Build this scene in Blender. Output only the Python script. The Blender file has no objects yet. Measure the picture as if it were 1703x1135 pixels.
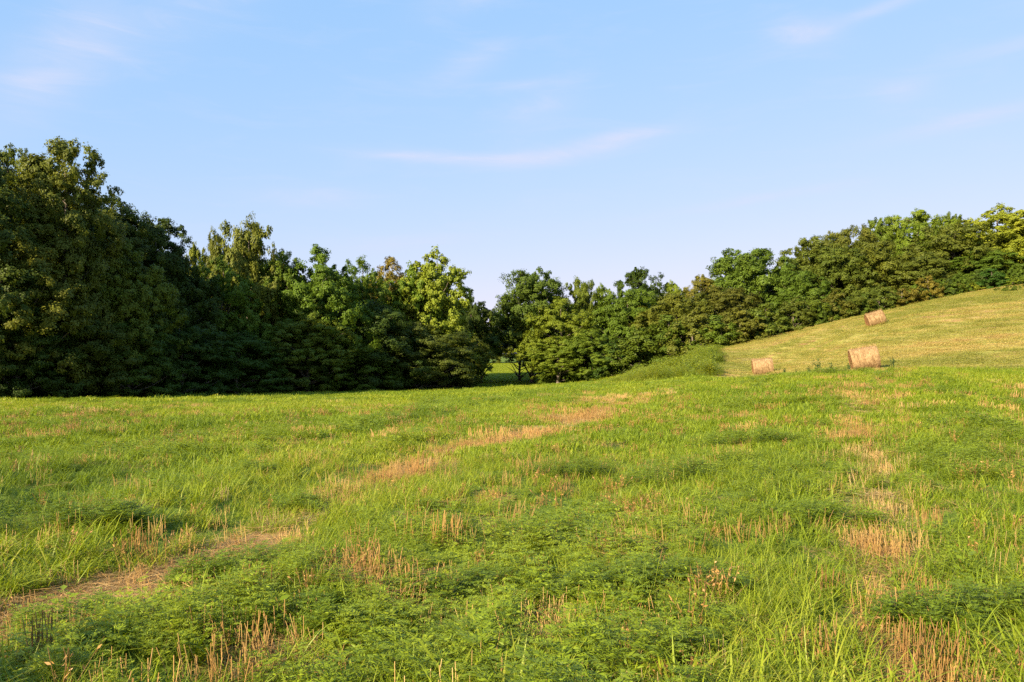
import bpy, math, random
import numpy as np
from mathutils import Vector, Matrix, Euler

scene = bpy.context.scene
R = math.radians

# ------------------------------------------------------------------ camera, sky, sun, exposure
F, CX, HY, EYE = 1362.0, 851.5, 600.0, 1.65      # focal length in photo pixels, centre column, horizon row, eye height
cam_data = bpy.data.cameras.new("camera")
cam_data.sensor_width = 36.0
cam_data.lens = 36.0 * F / 1703.0
cam_data.clip_start = 0.05
cam_data.clip_end = 6000.0
cam = bpy.data.objects.new("camera", cam_data)
scene.collection.objects.link(cam)
cam.location = (0, 0, EYE)
cam.rotation_euler = (R(90 + 1.37), 0, 0)
scene.camera = cam

SUN_EL, SUN_AZ = R(26.0), R(-137.0)              # azimuth measured from the view direction (+Y), negative = left
sun_dir = Vector((math.sin(SUN_AZ) * math.cos(SUN_EL), math.cos(SUN_AZ) * math.cos(SUN_EL), math.sin(SUN_EL)))
sd = bpy.data.lights.new("sun", 'SUN')
sd.energy = 5.0
sd.angle = R(0.6)
sd.color = (1.0, 0.83, 0.60)
sun = bpy.data.objects.new("sun", sd)
scene.collection.objects.link(sun)
sun.rotation_euler = sun_dir.to_track_quat('Z', 'Y').to_euler()
sun.location = sun_dir * 60

world = bpy.data.worlds.new("World")
scene.world = world
world.use_nodes = True
wn, wl = world.node_tree.nodes, world.node_tree.links
wn.clear()
w_out = wn.new('ShaderNodeOutputWorld')
w_bg = wn.new('ShaderNodeBackground'); w_bg.inputs['Strength'].default_value = 0.073
w_sky = wn.new('ShaderNodeTexSky')
w_sky.sky_type = 'NISHITA'; w_sky.sun_disc = False
w_sky.sun_elevation = SUN_EL
w_sky.sun_rotation = SUN_AZ
w_sky.altitude = 200; w_sky.air_density = 1.0; w_sky.dust_density = 0.7; w_sky.ozone_density = 1.6
w_tc = wn.new('ShaderNodeTexCoord')

def wmath(op, a, b=None, c=None):
    n = wn.new('ShaderNodeMath'); n.operation = op
    for i, v in enumerate((a, b, c)):
        if v is None: continue
        if isinstance(v, (int, float)): n.inputs[i].default_value = v
        else: wl.new(v, n.inputs[i])
    return n.outputs[0]
w_sep = wn.new('ShaderNodeSeparateXYZ'); wl.new(w_tc.outputs['Generated'], w_sep.inputs[0])
az = wmath('ARCTAN2', w_sep.outputs[0], w_sep.outputs[1])
el = wmath('ARCSINE', w_sep.outputs[2])
w_cmb = wn.new('ShaderNodeCombineXYZ')
wl.new(wmath('MULTIPLY', az, 5.0), w_cmb.inputs[0])
wl.new(wmath('MULTIPLY', el, 26.0), w_cmb.inputs[1])
w_noise = wn.new('ShaderNodeTexNoise')
w_noise.inputs['Scale'].default_value = 1.6; w_noise.inputs['Detail'].default_value = 7; w_noise.inputs['Roughness'].default_value = 0.62
w_noise.inputs['Distortion'].default_value = 0.6
wl.new(w_cmb.outputs[0], w_noise.inputs['Vector'])
w_ramp = wn.new('ShaderNodeMapRange'); w_ramp.inputs['From Min'].default_value = 0.50; w_ramp.inputs['From Max'].default_value = 0.78
wl.new(w_noise.outputs['Fac'], w_ramp.inputs['Value'])
veil = wmath('MULTIPLY', w_ramp.outputs[0], 0.16)
w_ramp2 = wn.new('ShaderNodeMapRange'); w_ramp2.inputs['From Min'].default_value = 0.30; w_ramp2.inputs['From Max'].default_value = 0.72
wl.new(w_noise.outputs['Fac'], w_ramp2.inputs['Value'])
# cirrus wisps: azimuth deg, elevation deg, half length, half height, tilt (deg up per deg), strength
wisps = [(-4.0, 13.9, 6.0, .36, -.03, .60), (3.5, 14.2, 5.0, .50, .10, .62), (8.0, 15.3, 3.6, .42, .10, .45), (2.0, 17.0, 2.6, 1.5, .3, .22),
         (-29.5, 17.5, 3.6, 2.6, .8, .36), (20.0, 20.8, 2.2, .9, -.12, .42), (24.5, 21.6, 3.4, .4, .2, .40), (31.5, 24.2, 3.2, .5, .18, .42),
         (29.0, 14.4, 5.5, .5, .12, .38), (32.0, 18.3, 3.8, .45, .1, .34), (25.6, 16.6, 1.8, .7, 0, .3),
         (-3.0, 20.0, 2.6, .9, .35, .3), (0.5, 18.7, 2.6, .35, .08, .26), (-3.0, 24.6, 3.2, 1.2, .3, .3), (15.5, 10.6, 6, .35, .12, .3),
         (-14, 11.0, 4.5, .8, 0, .22), (-8, 8.0, 7, .6, .1, .22), (-24, 21, 8, 2.4, .5, .18),
         (60, 16, 9, .8, .1, .4), (95, 22, 10, 1.4, .1, .4), (-60, 20, 8, 1.2, .2, .4), (-110, 17, 10, 1., .1, .4), (170, 22, 12, 1.3, .1, .4)]
acc = veil
for (a0, e0, la, he, tl, st) in wisps:
    da = wmath('SUBTRACT', az, R(a0))
    de = wmath('SUBTRACT', wmath('SUBTRACT', el, R(e0)), wmath('MULTIPLY', da, tl))
    u = wmath('DIVIDE', da, R(la)); v = wmath('DIVIDE', de, R(he))
    q = wmath('ADD', wmath('MULTIPLY', u, u), wmath('MULTIPLY', v, v))
    g = wmath('POWER', 2.718, wmath('MULTIPLY', q, -1.0))
    acc = wmath('ADD', acc, wmath('MULTIPLY', wmath('MULTIPLY', g, st * 1.7), wmath('ADD', wmath('MULTIPLY', w_ramp2.outputs[0], .68), .32)))
acc = wmath('MINIMUM', acc, 0.8)
w_hue = wn.new('ShaderNodeMix'); w_hue.data_type = 'RGBA'; w_hue.blend_type = 'MIX'
w_tint = wn.new('ShaderNodeMix'); w_tint.data_type = 'RGBA'; w_tint.blend_type = 'MULTIPLY'
w_tint.inputs[0].default_value = 1.0
wl.new(w_sky.outputs[0], w_tint.inputs[6]); w_tint.inputs[7].default_value = (1.13, 1.0, 1.03, 1)
wl.new(acc, w_hue.inputs[0])
# soften the sky's gradient as the photograph's exposure does, channel by channel
w_s2 = wn.new('ShaderNodeSeparateColor'); wl.new(w_tint.outputs[2], w_s2.inputs[0])
w_c2 = wn.new('ShaderNodeCombineColor'); KS = .2093
for i, (g_, a_) in enumerate(((.57, .729), (.26, .77), (.05, 1.01))):
    wl.new(wmath('MULTIPLY', wmath('POWER', wmath('MULTIPLY', w_s2.outputs[i], KS), g_), a_ / KS), w_c2.inputs[i])
wl.new(w_c2.outputs[0], w_hue.inputs[6])
w_hue.inputs[7].default_value = (3.42, 3.68, 4.7, 1)
wl.new(w_hue.outputs[2], w_bg.inputs['Color'])
wl.new(w_bg.outputs[0], w_out.inputs['Surface'])

scene.view_settings.view_transform = 'Standard'
scene.view_settings.look = 'None'
scene.view_settings.gamma = 1.0
scene.view_settings.use_curve_mapping = False
scene.view_settings.exposure = 1.52
scene.render.engine = 'CYCLES'
scene.cycles.max_bounces = 5
scene.cycles.diffuse_bounces = 3
scene.cycles.transmission_bounces = 3
scene.cycles.transparent_max_bounces = 4
scene.cycles.use_denoising = False

# ------------------------------------------------------------------ noise helpers
_rt = np.random.default_rng(11).random((256, 256))
def vnoise(x, y, seed=0):
    x = np.asarray(x, float) + seed * 17.31; y = np.asarray(y, float) + seed * 9.77
    xi = np.floor(x).astype(int); yi = np.floor(y).astype(int)
    fx = x - xi; fy = y - yi
    fx = fx * fx * (3 - 2 * fx); fy = fy * fy * (3 - 2 * fy)
    g = lambda a, b: _rt[a & 255, b & 255]
    return (g(xi, yi) * (1 - fx) + g(xi + 1, yi) * fx) * (1 - fy) + (g(xi, yi + 1) * (1 - fx) + g(xi + 1, yi + 1) * fx) * fy
def fbm(x, y, seed=0, octv=4):
    s = 0; a = .5; t = 0
    for k in range(octv):
        s = s + a * vnoise(np.asarray(x) * 2 ** k, np.asarray(y) * 2 ** k, seed + k * 3); t += a; a *= .5
    return s / t
def sstep(a, b, x):
    t = np.clip((np.asarray(x, float) - a) / (b - a), 0, 1); return t * t * (3 - 2 * t)

# ------------------------------------------------------------------ terrain
T_COL = np.array([-1.3, -.625, -.31, -.037, .11, .18, .245, .315, .44, .625, 1.0, 2.0])
T_DEP = np.array([0, 5, 12, 22, 34, 44, 50, 60, 72, 85, 100, 130, 190, 400, 2500.])
T_Z = np.array([
 # 0   5    12   22   34   44   50    60    72    85    100   130   190   400  2500
 [0, -.02, -.08, -.2, -.45, -.7, -.85, -1.1, -1.3, -1.4, -1.5, -1.5, -1.3,  0,  20],
 [0, -.02, -.08, -.2, -.45, -.7, -.85, -1.1, -1.3, -1.4, -1.5, -1.5, -1.3,  0,  20],
 [0, -.02, -.08, -.2, -.42, -.7, -.85, -1.15,-1.4, -1.55,-1.6, -1.5, -1.0,  0,  20],
 [0, -.02, -.06, -.15,-.30, -.5, -.6,  -.82, -1.1, -1.4, -1.6, -1.25, .55,  3,  20],
 [0,   0,  -.03, -.06,-.10, -.1, -.12, -.18, -.45, -.62, -.65, -.4,   1.2,  5,  25],
 [0,   0,  -.01,  .05, .12, .22, .25,  .2,    .1,   .5,   1.2,  2.2,  4.0,  8,  28],
 [0,   0,   .02,  .10, .30, .45, .48,  .55,  1.45, 2.5,  3.0,  3.6,   6.0, 12,  30],
 [0,   0,   .05,  .20, .48, .72, .66,  .45,  .95,  3.5,  4.6,  5.4,  7.8, 14,  31],
 [0,   0,   .10,  .38, .80, 1.1, 1.1,  2.3,  4.5,  6.1,  7.3,  8.4,  11.0, 18,  35],
 [0,   0,   .12,  .45, .90, 1.15,1.7,  3.9,  6.6,  8.9,  10.9, 12.6, 15.5, 22,  40],
 [0,   0,   .12,  .50, 1.0, 1.6, 2.6,  5.3,  8.6,  11.4, 13.8, 16.4, 20.0, 27,  45],
 [0,   0,   .12,  .55, 1.1, 2.0, 3.4,  6.5,  10.,  13.0, 15.8, 19.0, 23.0, 30,  50]], float)
def _pchip_slopes(x, y):
    h = np.diff(x); d = np.diff(y, axis=-1) / h
    m = np.zeros_like(y)
    w1 = 2 * h[1:] + h[:-1]; w2 = h[1:] + 2 * h[:-1]
    d0, d1 = d[..., :-1], d[..., 1:]
    with np.errstate(divide='ignore', invalid='ignore'):
        mm = (w1 + w2) / (w1 / d0 + w2 / d1)
    m[..., 1:-1] = np.where(d0 * d1 > 0, mm, 0.0)
    m[..., -1] = d[..., -1]
    return m
_TM = np.nan_to_num(_pchip_slopes(T_DEP, T_Z))
def ground(x, y, fine=True):
    x = np.asarray(x, float); y = np.asarray(y, float)
    ys = np.clip(y, 0, 2499)
    t = np.clip(x / np.maximum(y, 1.0), -1.3, 2.0)
    k = np.clip(np.searchsorted(T_DEP, ys, side='right') - 1, 0, len(T_DEP) - 2)
    h = T_DEP[k + 1] - T_DEP[k]; s = (ys - T_DEP[k]) / h
    h00 = (1 + 2 * s) * (1 - s) ** 2; h10 = s * (1 - s) ** 2; h01 = s * s * (3 - 2 * s); h11 = s * s * (s - 1)
    def col(c):
        return T_Z[c, k] * h00 + _TM[c, k] * h * h10 + T_Z[c, k + 1] * h01 + _TM[c, k + 1] * h * h11
    c = np.clip(np.searchsorted(T_COL, t, side='right') - 1, 0, len(T_COL) - 2)
    a = (t - T_COL[c]) / (T_COL[c + 1] - T_COL[c])
    c0 = np.maximum(c - 1, 0); c3 = np.minimum(c + 2, len(T_COL) - 1)
    p0, p1, p2, p3 = col(c0), col(c), col(c + 1), col(c3)
    dx = T_COL[c + 1] - T_COL[c]
    m1 = (p2 - p0) / np.maximum(T_COL[c + 1] - T_COL[c0], 1e-6) * dx
    m2 = (p3 - p1) / np.maximum(T_COL[c3] - T_COL[c], 1e-6) * dx
    z = p1 * (1 + 2 * a) * (1 - a) ** 2 + m1 * a * (1 - a) ** 2 + p2 * a * a * (3 - 2 * a) + m2 * a * a * (a - 1)
    if fine:
        z = z + (fbm(x * .22, y * .22, 3, 3) - .5) * .16 * sstep(2, 12, np.hypot(x, y))
        u = row_u(x, y)
        z = z + np.cos(u * 2 * np.pi * 2) * -.06 * sstep(60, 30, y) + (fbm(x * 1.1, y * 1.0, 8, 2) - .5) * .12 * sstep(1, 4, y)
    return z

# the two windrow lines left by the mower, in metres
_AY = np.array([-40, 2.5, 4.4, 5.6, 7.25, 10.7, 15, 20.4, 35, 60, 100.]); _AX = np.array([-12, -3.9, -3.4, -3.0, -2.55, -2.25, -1.1, .7, 4.9, 9, 14.])
_BY = np.array([-40, 2.5, 4.5, 6.4, 11.2, 17, 25, 40, 60, 100.]); _BX = np.array([-6, 1.5, 2.15, 2.9, 4.9, 7.4, 11.0, 17.5, 26, 42.])
def row_u(x, y):
    a = np.interp(y, _AY, _AX); b = np.interp(y, _BY, _BX)
    return (np.asarray(x) - a) / (b - a)

# boundary between the field and the mown hay hill
def hill_mask(x, y):
    t = np.asarray(x) / np.maximum(np.asarray(y, float), 1.0)
    edge = np.interp(t, [.17, .245, .30, .44, .625, 1.0, 2.0], [90, 51, 48.5, 45.5, 43.5, 40, 34])
    w = (fbm(np.asarray(x) * .35, np.asarray(y) * .35, 21, 2) - .5) * 2.2
    return ((y + w > edge) & (t > .215 + .0 * t)).astype(float)

def new_mesh(name, verts, faces, mats=(), smooth=False, attrs=None, mat_idx=None):
    """faces: (n,3) or (n,4) int array"""
    me = bpy.data.meshes.new(name)
    verts = np.asarray(verts, np.float32); faces = np.asarray(faces, np.int32)
    me.vertices.add(len(verts)); me.vertices.foreach_set('co', verts.ravel())
    n, k = faces.shape
    me.loops.add(n * k); me.loops.foreach_set('vertex_index', faces.ravel())
    me.polygons.add(n)
    me.polygons.foreach_set('loop_start', np.arange(0, n * k, k, dtype=np.int32))
    me.polygons.foreach_set('loop_total', np.full(n, k, np.int32))
    if mat_idx is not None: me.polygons.foreach_set('material_index', np.asarray(mat_idx, np.int32))
    for m in mats: me.materials.append(m)
    if smooth: me.polygons.foreach_set('use_smooth', np.ones(n, bool))
    if attrs:
        for an, (dom, arr) in attrs.items():
            at = me.attributes.new(an, 'FLOAT', dom); at.data.foreach_set('value', np.asarray(arr, np.float32))
    me.update(calc_edges=True)
    return me

def obj(name, me, parent=None, link=True):
    o = bpy.data.objects.new(name, me)
    if link: scene.collection.objects.link(o)
    if parent is not None: o.parent = parent
    return o
def tag(o, label=None, cat=None, group=None, kind=None):
    if label: o['label'] = label
    if cat: o['category'] = cat
    if group: o['group'] = group
    if kind: o['kind'] = kind
    return o

# ------------------------------------------------------------------ materials
def mat_base(name):
    m = bpy.data.materials.new(name); m.use_nodes = True
    nt = m.node_tree; nt.nodes.clear()
    out = nt.nodes.new('ShaderNodeOutputMaterial')
    return m, nt.nodes, nt.links, out
def nmix(n, l, fac, a, b, blend='MIX'):
    x = n.new('ShaderNodeMix'); x.data_type = 'RGBA'; x.blend_type = blend
    for s, v in ((0, fac), (6, a), (7, b)):
        if isinstance(v, (int, float)): x.inputs[s].default_value = v
        elif isinstance(v, tuple): x.inputs[s].default_value = (*v, 1) if len(v) == 3 else v
        else: l.new(v, x.inputs[s])
    return x.outputs[2]
def nmath(n, l, op, a, b=None):
    x = n.new('ShaderNodeMath'); x.operation = op
    for i, v in enumerate((a, b)):
        if v is None: continue
        if isinstance(v, (int, float)): x.inputs[i].default_value = v
        else: l.new(v, x.inputs[i])
    return x.outputs[0]
def nattr(n, name, kind='GEOMETRY'):
    a = n.new('ShaderNodeAttribute'); a.attribute_name = name; a.attribute_type = kind; return a.outputs['Fac']
def nramp(n, l, fac, stops):
    r = n.new('ShaderNodeValToRGB'); e = r.color_ramp.elements
    while len(e) < len(stops): e.new(.5)
    for i, (p, c) in enumerate(stops): e[i].position = p; e[i].color = (*c, 1)
    l.new(fac, r.inputs[0]); return r.outputs[0]
def leafy(name, stops, use_obj_color=False, trans=.35, tcol=(1.35, 1.25, .5), rough=.5, tone=False, spec=.3, tw=.4):
    """foliage: colour from a ramp over the leaf's own random number (+ the plant's), partly translucent"""
    m, n, l, out = mat_base(name)
    tint = nattr(n, 'tint')
    oi = n.new('ShaderNodeObjectInfo')
    f = nmath(n, l, 'ADD', nmath(n, l, 'MULTIPLY', tint, .62), nmath(n, l, 'MULTIPLY', oi.outputs['Random'], .38))
    if tone:
        f = nmath(n, l, 'ADD', nmath(n, l, 'MULTIPLY', f, 1 - tw), nmath(n, l, 'MULTIPLY', nattr(n, 'tone', 'INSTANCER'), tw))
    col = nramp(n, l, f, stops)
    if use_obj_color: col = nmix(n, l, 1.0, col, oi.outputs['Color'], 'MULTIPLY')
    p = n.new('ShaderNodeBsdfPrincipled'); l.new(col, p.inputs['Base Color'])
    p.inputs['Roughness'].default_value = rough; p.inputs['Specular IOR Level'].default_value = spec
    t = n.new('ShaderNodeBsdfTranslucent'); l.new(nmix(n, l, 1.0, col, tcol, 'MULTIPLY'), t.inputs[0])
    mx = n.new('ShaderNodeMixShader'); mx.inputs[0].default_value = trans
    l.new(p.outputs[0], mx.inputs[1]); l.new(t.outputs[0], mx.inputs[2]); l.new(mx.outputs[0], out.inputs[0])
    return m

M_leaf = leafy('tree_leaf', [(0, (.55, .62, .5)), (.5, (.95, .98, .9)), (1, (1.5, 1.35, 1.2))], True, trans=.28, rough=.5, spec=.12)
M_grass = leafy('grass_blade', [(0, (.08, .13, .008)), (.35, (.17, .24, .012)), (.7, (.255, .31, .016)), (1, (.38, .35, .05))], trans=.4, tone=True)
M_weed = leafy('weed_leaf', [(0, (.10, .155, .008)), (.5, (.19, .26, .012)), (1, (.27, .32, .018))], trans=.35, tone=True)
M_gold = leafy('tall_weed_leaf', [(0, (.09, .14, .010)), (.5, (.22, .28, .018)), (1, (.42, .40, .03))], trans=.35, tone=True)
M_straw = leafy('dry_straw', [(0, (.20, .10, .03)), (.4, (.36, .21, .065)), (.75, (.50, .34, .12)), (1, (.62, .49, .25))], trans=.12, tone=True, tcol=(1, .9, .6))
M_dark_weed = leafy('dark_weed_leaf', [(0, (.02, .05, .01)), (1, (.06, .11, .02))], trans=.3)
M_hayg = leafy('cut_hay_stubble', [(0, (.15, .18, .022)), (.35, (.28, .265, .05)), (.65, (.40, .31, .09)), (.85, (.36, .23, .09)), (1, (.26, .13, .06))], trans=.25, tone=True, tw=.68)

def bark():
    m, n, l, out = mat_base('bark')
    tc = n.new('ShaderNodeTexCoord'); mp = n.new('ShaderNodeMapping'); mp.inputs['Scale'].default_value = (6, 6, 1.2)
    l.new(tc.outputs['Object'], mp.inputs[0])
    ns = n.new('ShaderNodeTexNoise'); ns.inputs['Scale'].default_value = 3; ns.inputs['Detail'].default_value = 6
    l.new(mp.outputs[0], ns.inputs['Vector'])
    p = n.new('ShaderNodeBsdfPrincipled'); p.inputs['Roughness'].default_value = .9
    l.new(nramp(n, l, ns.outputs[0], [(.3, (.06, .045, .03)), (.6, (.17, .14, .10)), (.8, (.28, .25, .2))]), p.inputs['Base Color'])
    b = n.new('ShaderNodeBump'); b.inputs['Strength'].default_value = .6; b.inputs['Distance'].default_value = .05
    l.new(ns.outputs[0], b.inputs['Height']); l.new(b.outputs[0], p.inputs['Normal']); l.new(p.outputs[0], out.inputs[0])
    return m
M_bark = bark()

def ground_mat():
    m, n, l, out = mat_base('soil_and_thatch')
    g = n.new('ShaderNodeNewGeometry')
    def noise(sc, det, vec=g.outputs['Position'], rough=.6, dist=0):
        x = n.new('ShaderNodeTexNoise'); x.inputs['Scale'].default_value = sc; x.inputs['Detail'].default_value = det
        x.inputs['Roughness'].default_value = rough; x.inputs['Distortion'].default_value = dist
        l.new(vec, x.inputs['Vector']); return x.outputs[0]
    a = noise(.35, 4); b = noise(9, 5); c = noise(70, 3)
    green = nramp(n, l, nmath(n, l, 'ADD', nmath(n, l, 'MULTIPLY', b, .7), nmath(n, l, 'MULTIPLY', c, .3)), [(.3, (.035, .06, .008)), (.5, (.09, .14, .015)), (.7, (.17, .20, .03))])
    brown = nramp(n, l, nmath(n, l, 'ADD', nmath(n, l, 'MULTIPLY', b, .5), nmath(n, l, 'MULTIPLY', c, .5)), [(.3, (.06, .035, .015)), (.5, (.19, .12, .045)), (.7, (.34, .23, .09))])
    straw = nattr(n, 'straw')
    f = nmath(n, l, 'ADD', straw, nmath(n, l, 'MULTIPLY', nmath(n, l, 'SUBTRACT', a, .5), .5))
    fr = n.new('ShaderNodeMapRange'); fr.inputs['From Min'].default_value = .1; fr.inputs['From Max'].default_value = .6; l.new(f, fr.inputs[0])
    col = nmix(n, l, fr.outputs[0], green, brown)
    p = n.new('ShaderNodeBsdfPrincipled'); p.inputs['Roughness'].default_value = .95; p.inputs['Specular IOR Level'].default_value = .1
    l.new(col, p.inputs['Base Color'])
    bp = n.new('ShaderNodeBump'); bp.inputs['Strength'].default_value = 1; bp.inputs['Distance'].default_value = .08
    l.new(b, bp.inputs['Height']); l.new(bp.outputs[0], p.inputs['Normal']); l.new(p.outputs[0], out.inputs[0])
    return m
def hill_mat():
    m, n, l, out = mat_base('mown_hay_ground')
    g = n.new('ShaderNodeNewGeometry')
    mp = n.new('ShaderNodeMapping'); mp.inputs['Rotation'].default_value = (0, 0, R(-14)); mp.inputs['Scale'].default_value = (.10, .62, .62)
    l.new(g.outputs['Position'], mp.inputs[0])
    def noise(sc, det, vec, rough=.6, dist=0):
        x = n.new('ShaderNodeTexNoise'); x.inputs['Scale'].default_value = sc; x.inputs['Detail'].default_value = det
        x.inputs['Roughness'].default_value = rough; x.inputs['Distortion'].default_value = dist
        l.new(vec, x.inputs['Vector']); return x.outputs[0]
    a = noise(1.0, 6, mp.outputs[0], .62, .6); b = noise(5, 5, g.outputs['Position'], .7); c = noise(.16, 4, g.outputs['Position'])
    f = nmath(n, l, 'ADD', nmath(n, l, 'MULTIPLY', a, .62), nmath(n, l, 'ADD', nmath(n, l, 'MULTIPLY', b, .22), nmath(n, l, 'MULTIPLY', c, .16)))
    col = nramp(n, l, f, [(.34, (.17, .20, .03)), (.46, (.29, .28, .06)), (.53, (.36, .29, .09)), (.60, (.34, .20, .09)), (.70, (.25, .12, .06))])
    p = n.new('ShaderNodeBsdfPrincipled'); p.inputs['Roughness'].default_value = .95; p.inputs['Specular IOR Level'].default_value = .1
    l.new(col, p.inputs['Base Color'])
    bp = n.new('ShaderNodeBump'); bp.inputs['Strength'].default_value = 1; bp.inputs['Distance'].default_value = .12
    l.new(nmath(n, l, 'ADD', b, nmath(n, l, 'MULTIPLY', a, 1.5)), bp.inputs['Height']); l.new(bp.outputs[0], p.inputs['Normal']); l.new(p.outputs[0], out.inputs[0])
    return m
M_ground = ground_mat(); M_hill = hill_mat()

# ------------------------------------------------------------------ straw / bare density over the field
def straw_mask(x, y):
    x = np.asarray(x, float); y = np.asarray(y, float)
    xa = np.interp(y, _AY, _AX); xb = np.interp(y, _BY, _BX)
    n1 = fbm(x * .9, y * .45, 5, 3); n2 = fbm(x * 2.2, y * 1.1, 6, 3)
    wa = np.interp(y, [3, 5.6, 8, 10, 15, 22, 35], [.5, .52, .30, .26, .55, .85, .7])
    a = np.exp(-((x - xa) / wa) ** 2) * np.interp(y, [2, 4.4, 5, 8, 9, 11, 13, 22, 28, 34, 40], [.1, .4, 1.7, 1.6, .9, .75, .95, .9, .4, .3, 0]) * np.where(y > 8.5, .45 + .8 * sstep(.40, .58, fbm(x * .6, y * .5, 15, 2)), 1)
    wb = np.interp(y, [3, 6, 12, 25], [.20, .26, .42, .9])
    b = np.exp(-((x - xb) / wb) ** 2) * np.interp(y, [2, 4, 8, 22, 28, 40], [.8, .8, .6, .5, .2, 0]) * (.8 + .3 * sstep(.38, .6, n1))
    u = row_u(x, y)
    c = (.5 + .5 * np.cos(u * 2 * np.pi * 3)) ** 2 * .10 * sstep(32, 12, y) * (n1 * 1.3)
    # small bare patches seen in the regrowth
    sp = 0
    for (px, py, rr, s) in ((-1.45, 4.7, .32, .9), (-.55, 6.1, .35, .6), (-1.1, 6.2, .4, .6), (.1, 5.2, .3, .55), (4.9, 36, 2.2, .6), (1.1, 7.3, .3, .5), (3.9, 5.3, .4, .6), (.9, 4.4, .2, .5)):
        sp = np.maximum(sp, .75 * s * np.exp(-(((x - px) / rr) ** 2 + ((y - py) / (rr * 1.3)) ** 2)))
    m = np.maximum(np.maximum(a, b), np.maximum(c, sp))
    strip = .8 * np.exp(-((x - (y - 62) * .35 - 6.5) / 2.2) ** 2) * sstep(64, 70, y) * sstep(92, 84, y)
    return np.clip(np.maximum(m, strip) * (.45 + 1.1 * n2), 0, 1)

def build_terrain():
    ang = np.concatenate([np.linspace(-180, -60, 60, endpoint=False), np.linspace(-60, 60, 480, endpoint=False), np.linspace(60, 180, 60, endpoint=False)])
    ang = np.radians(ang)
    rad = np.concatenate([[.01], np.geomspace(.6, 30, 110), np.linspace(30.3, 120, 210), np.geomspace(122, 2600, 50)])
    A, Rr = np.meshgrid(ang, rad)
    x = Rr * np.sin(A); y = Rr * np.cos(A)
    z = ground(x, y) - .02
    # far ground levels out
    v = np.stack([x, y, z], -1).reshape(-1, 3)
    na, nr = len(ang), len(rad)
    i = np.arange(nr - 1)[:, None] * na; j = np.arange(na)[None, :]; j2 = (j + 1) % na
    f = np.stack([i + j, i + na + j, i + na + j2, i + j2], -1).reshape(-1, 4)
    f = f[:, ::-1]
    c = v[f].mean(1)
    hm = hill_mask(c[:, 0], c[:, 1]) > .5
    st = straw_mask(v[:, 0], v[:, 1])
    for nm, sel, mt in (('ground', ~hm, M_ground), ('hay_hill', hm, M_hill)):
        ff = f[sel]; used = np.unique(ff); remap = np.zeros(len(v), int); remap[used] = np.arange(len(used))
        me = new_mesh(nm, v[used], remap[ff], [mt], True, {'straw': ('POINT', st[used])})
        o = obj(nm, me)
        tag(o, 'green hay field falling gently away to the tree line' if nm == 'ground' else 'pale mown hillside rising behind the field on the right', nm.replace('_', ' '), kind='structure')
build_terrain()

# ------------------------------------------------------------------ plant prototypes (not linked to the scene)
def frame(n):
    n = n / np.maximum(np.linalg.norm(n, axis=-1, keepdims=True), 1e-9)
    return n
def leaf_quads(c, axis, normal, length, width, fold=0.0):
    """rhombic leaves: c base point (n,3)"""
    axis = frame(axis); side = frame(np.cross(axis, normal)); nn = frame(np.cross(side, axis))
    L = np.asarray(length)[:, None]; W = np.asarray(width)[:, None]
    mid = c + axis * L * .45 + nn * (fold * W)
    v = np.stack([c, mid + side * W * .5, c + axis * L, mid - side * W * .5], 1).reshape(-1, 3)
    f = np.arange(len(c) * 4).reshape(-1, 4)
    return v, f
def blades(rng, n, spread, h0, h1, w0, w1, lean=.5, droop=.5, segs=3):
    """curved tapering blades; returns verts, tri faces, tint"""
    a = rng.random(n) * 2 * np.pi; r = spread * np.sqrt(rng.random(n))
    base = np.stack([r * np.cos(a), r * np.sin(a), np.full(n, -.02)], -1)
    az_ = rng.random(n) * 2 * np.pi
    d = np.stack([np.cos(az_), np.sin(az_), np.zeros(n)], -1)
    side = np.stack([-np.sin(az_ + rng.normal(0, .5, n)), np.cos(az_), np.zeros(n)], -1); side = frame(side)
    H = rng.uniform(h0, h1, n); W = rng.uniform(w0, w1, n); ln = lean * (.3 + rng.random(n)); dr = droop * rng.random(n)
    V = []
    for k in range(segs + 1):
        s = k / segs
        p = base + d * (ln * s * H + dr * s * s * H)[:, None] + np.array([0, 0, 1.]) * (H * (s - .35 * dr * s * s * s * 1.6))[:, None]
        w = W * (1.0, .95, .7, .0)[min(3, int(round(s * 3)))] if segs == 3 else W * (1 - s ** 1.5)
        if k < segs: V += [p - side * w[:, None] * .5, p + side * w[:, None] * .5]
        else: V += [p]
    m = len(V); V = np.stack(V, 1).reshape(-1, 3)
    F_ = []
    for k in range(segs - 1):
        q = 2 * k; F_ += [(q, q + 1, q + 3), (q, q + 3, q + 2)]
    q = 2 * (segs - 1); F_ += [(q, q + 1, q + 2)]
    F_ = np.array(F_); Fa = (np.arange(n)[:, None, None] * m + F_[None]).reshape(-1, 3)
    return V, Fa, np.repeat(rng.random(n), len(F_))
def join(parts):
    V, Fs, T, Mi, o = [], [], [], [], 0
    for (v, f, t, mi) in parts:
        if f.shape[1] == 4: f = np.concatenate([f[:, [0, 1, 2]], f[:, [0, 2, 3]]]); t = np.concatenate([t, t])
        V.append(v); Fs.append(f + o); T.append(t); Mi.append(np.full(len(f), mi)); o += len(v)
    return np.concatenate(V), np.concatenate(Fs), np.concatenate(T), np.concatenate(Mi)
def proto(name, parts, mats):
    V, Fs, T, Mi = join(parts)
    me = new_mesh(name, V, Fs, mats, False, {'tint': ('FACE', T)}, Mi)
    return obj(name, me, link=False)

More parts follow.
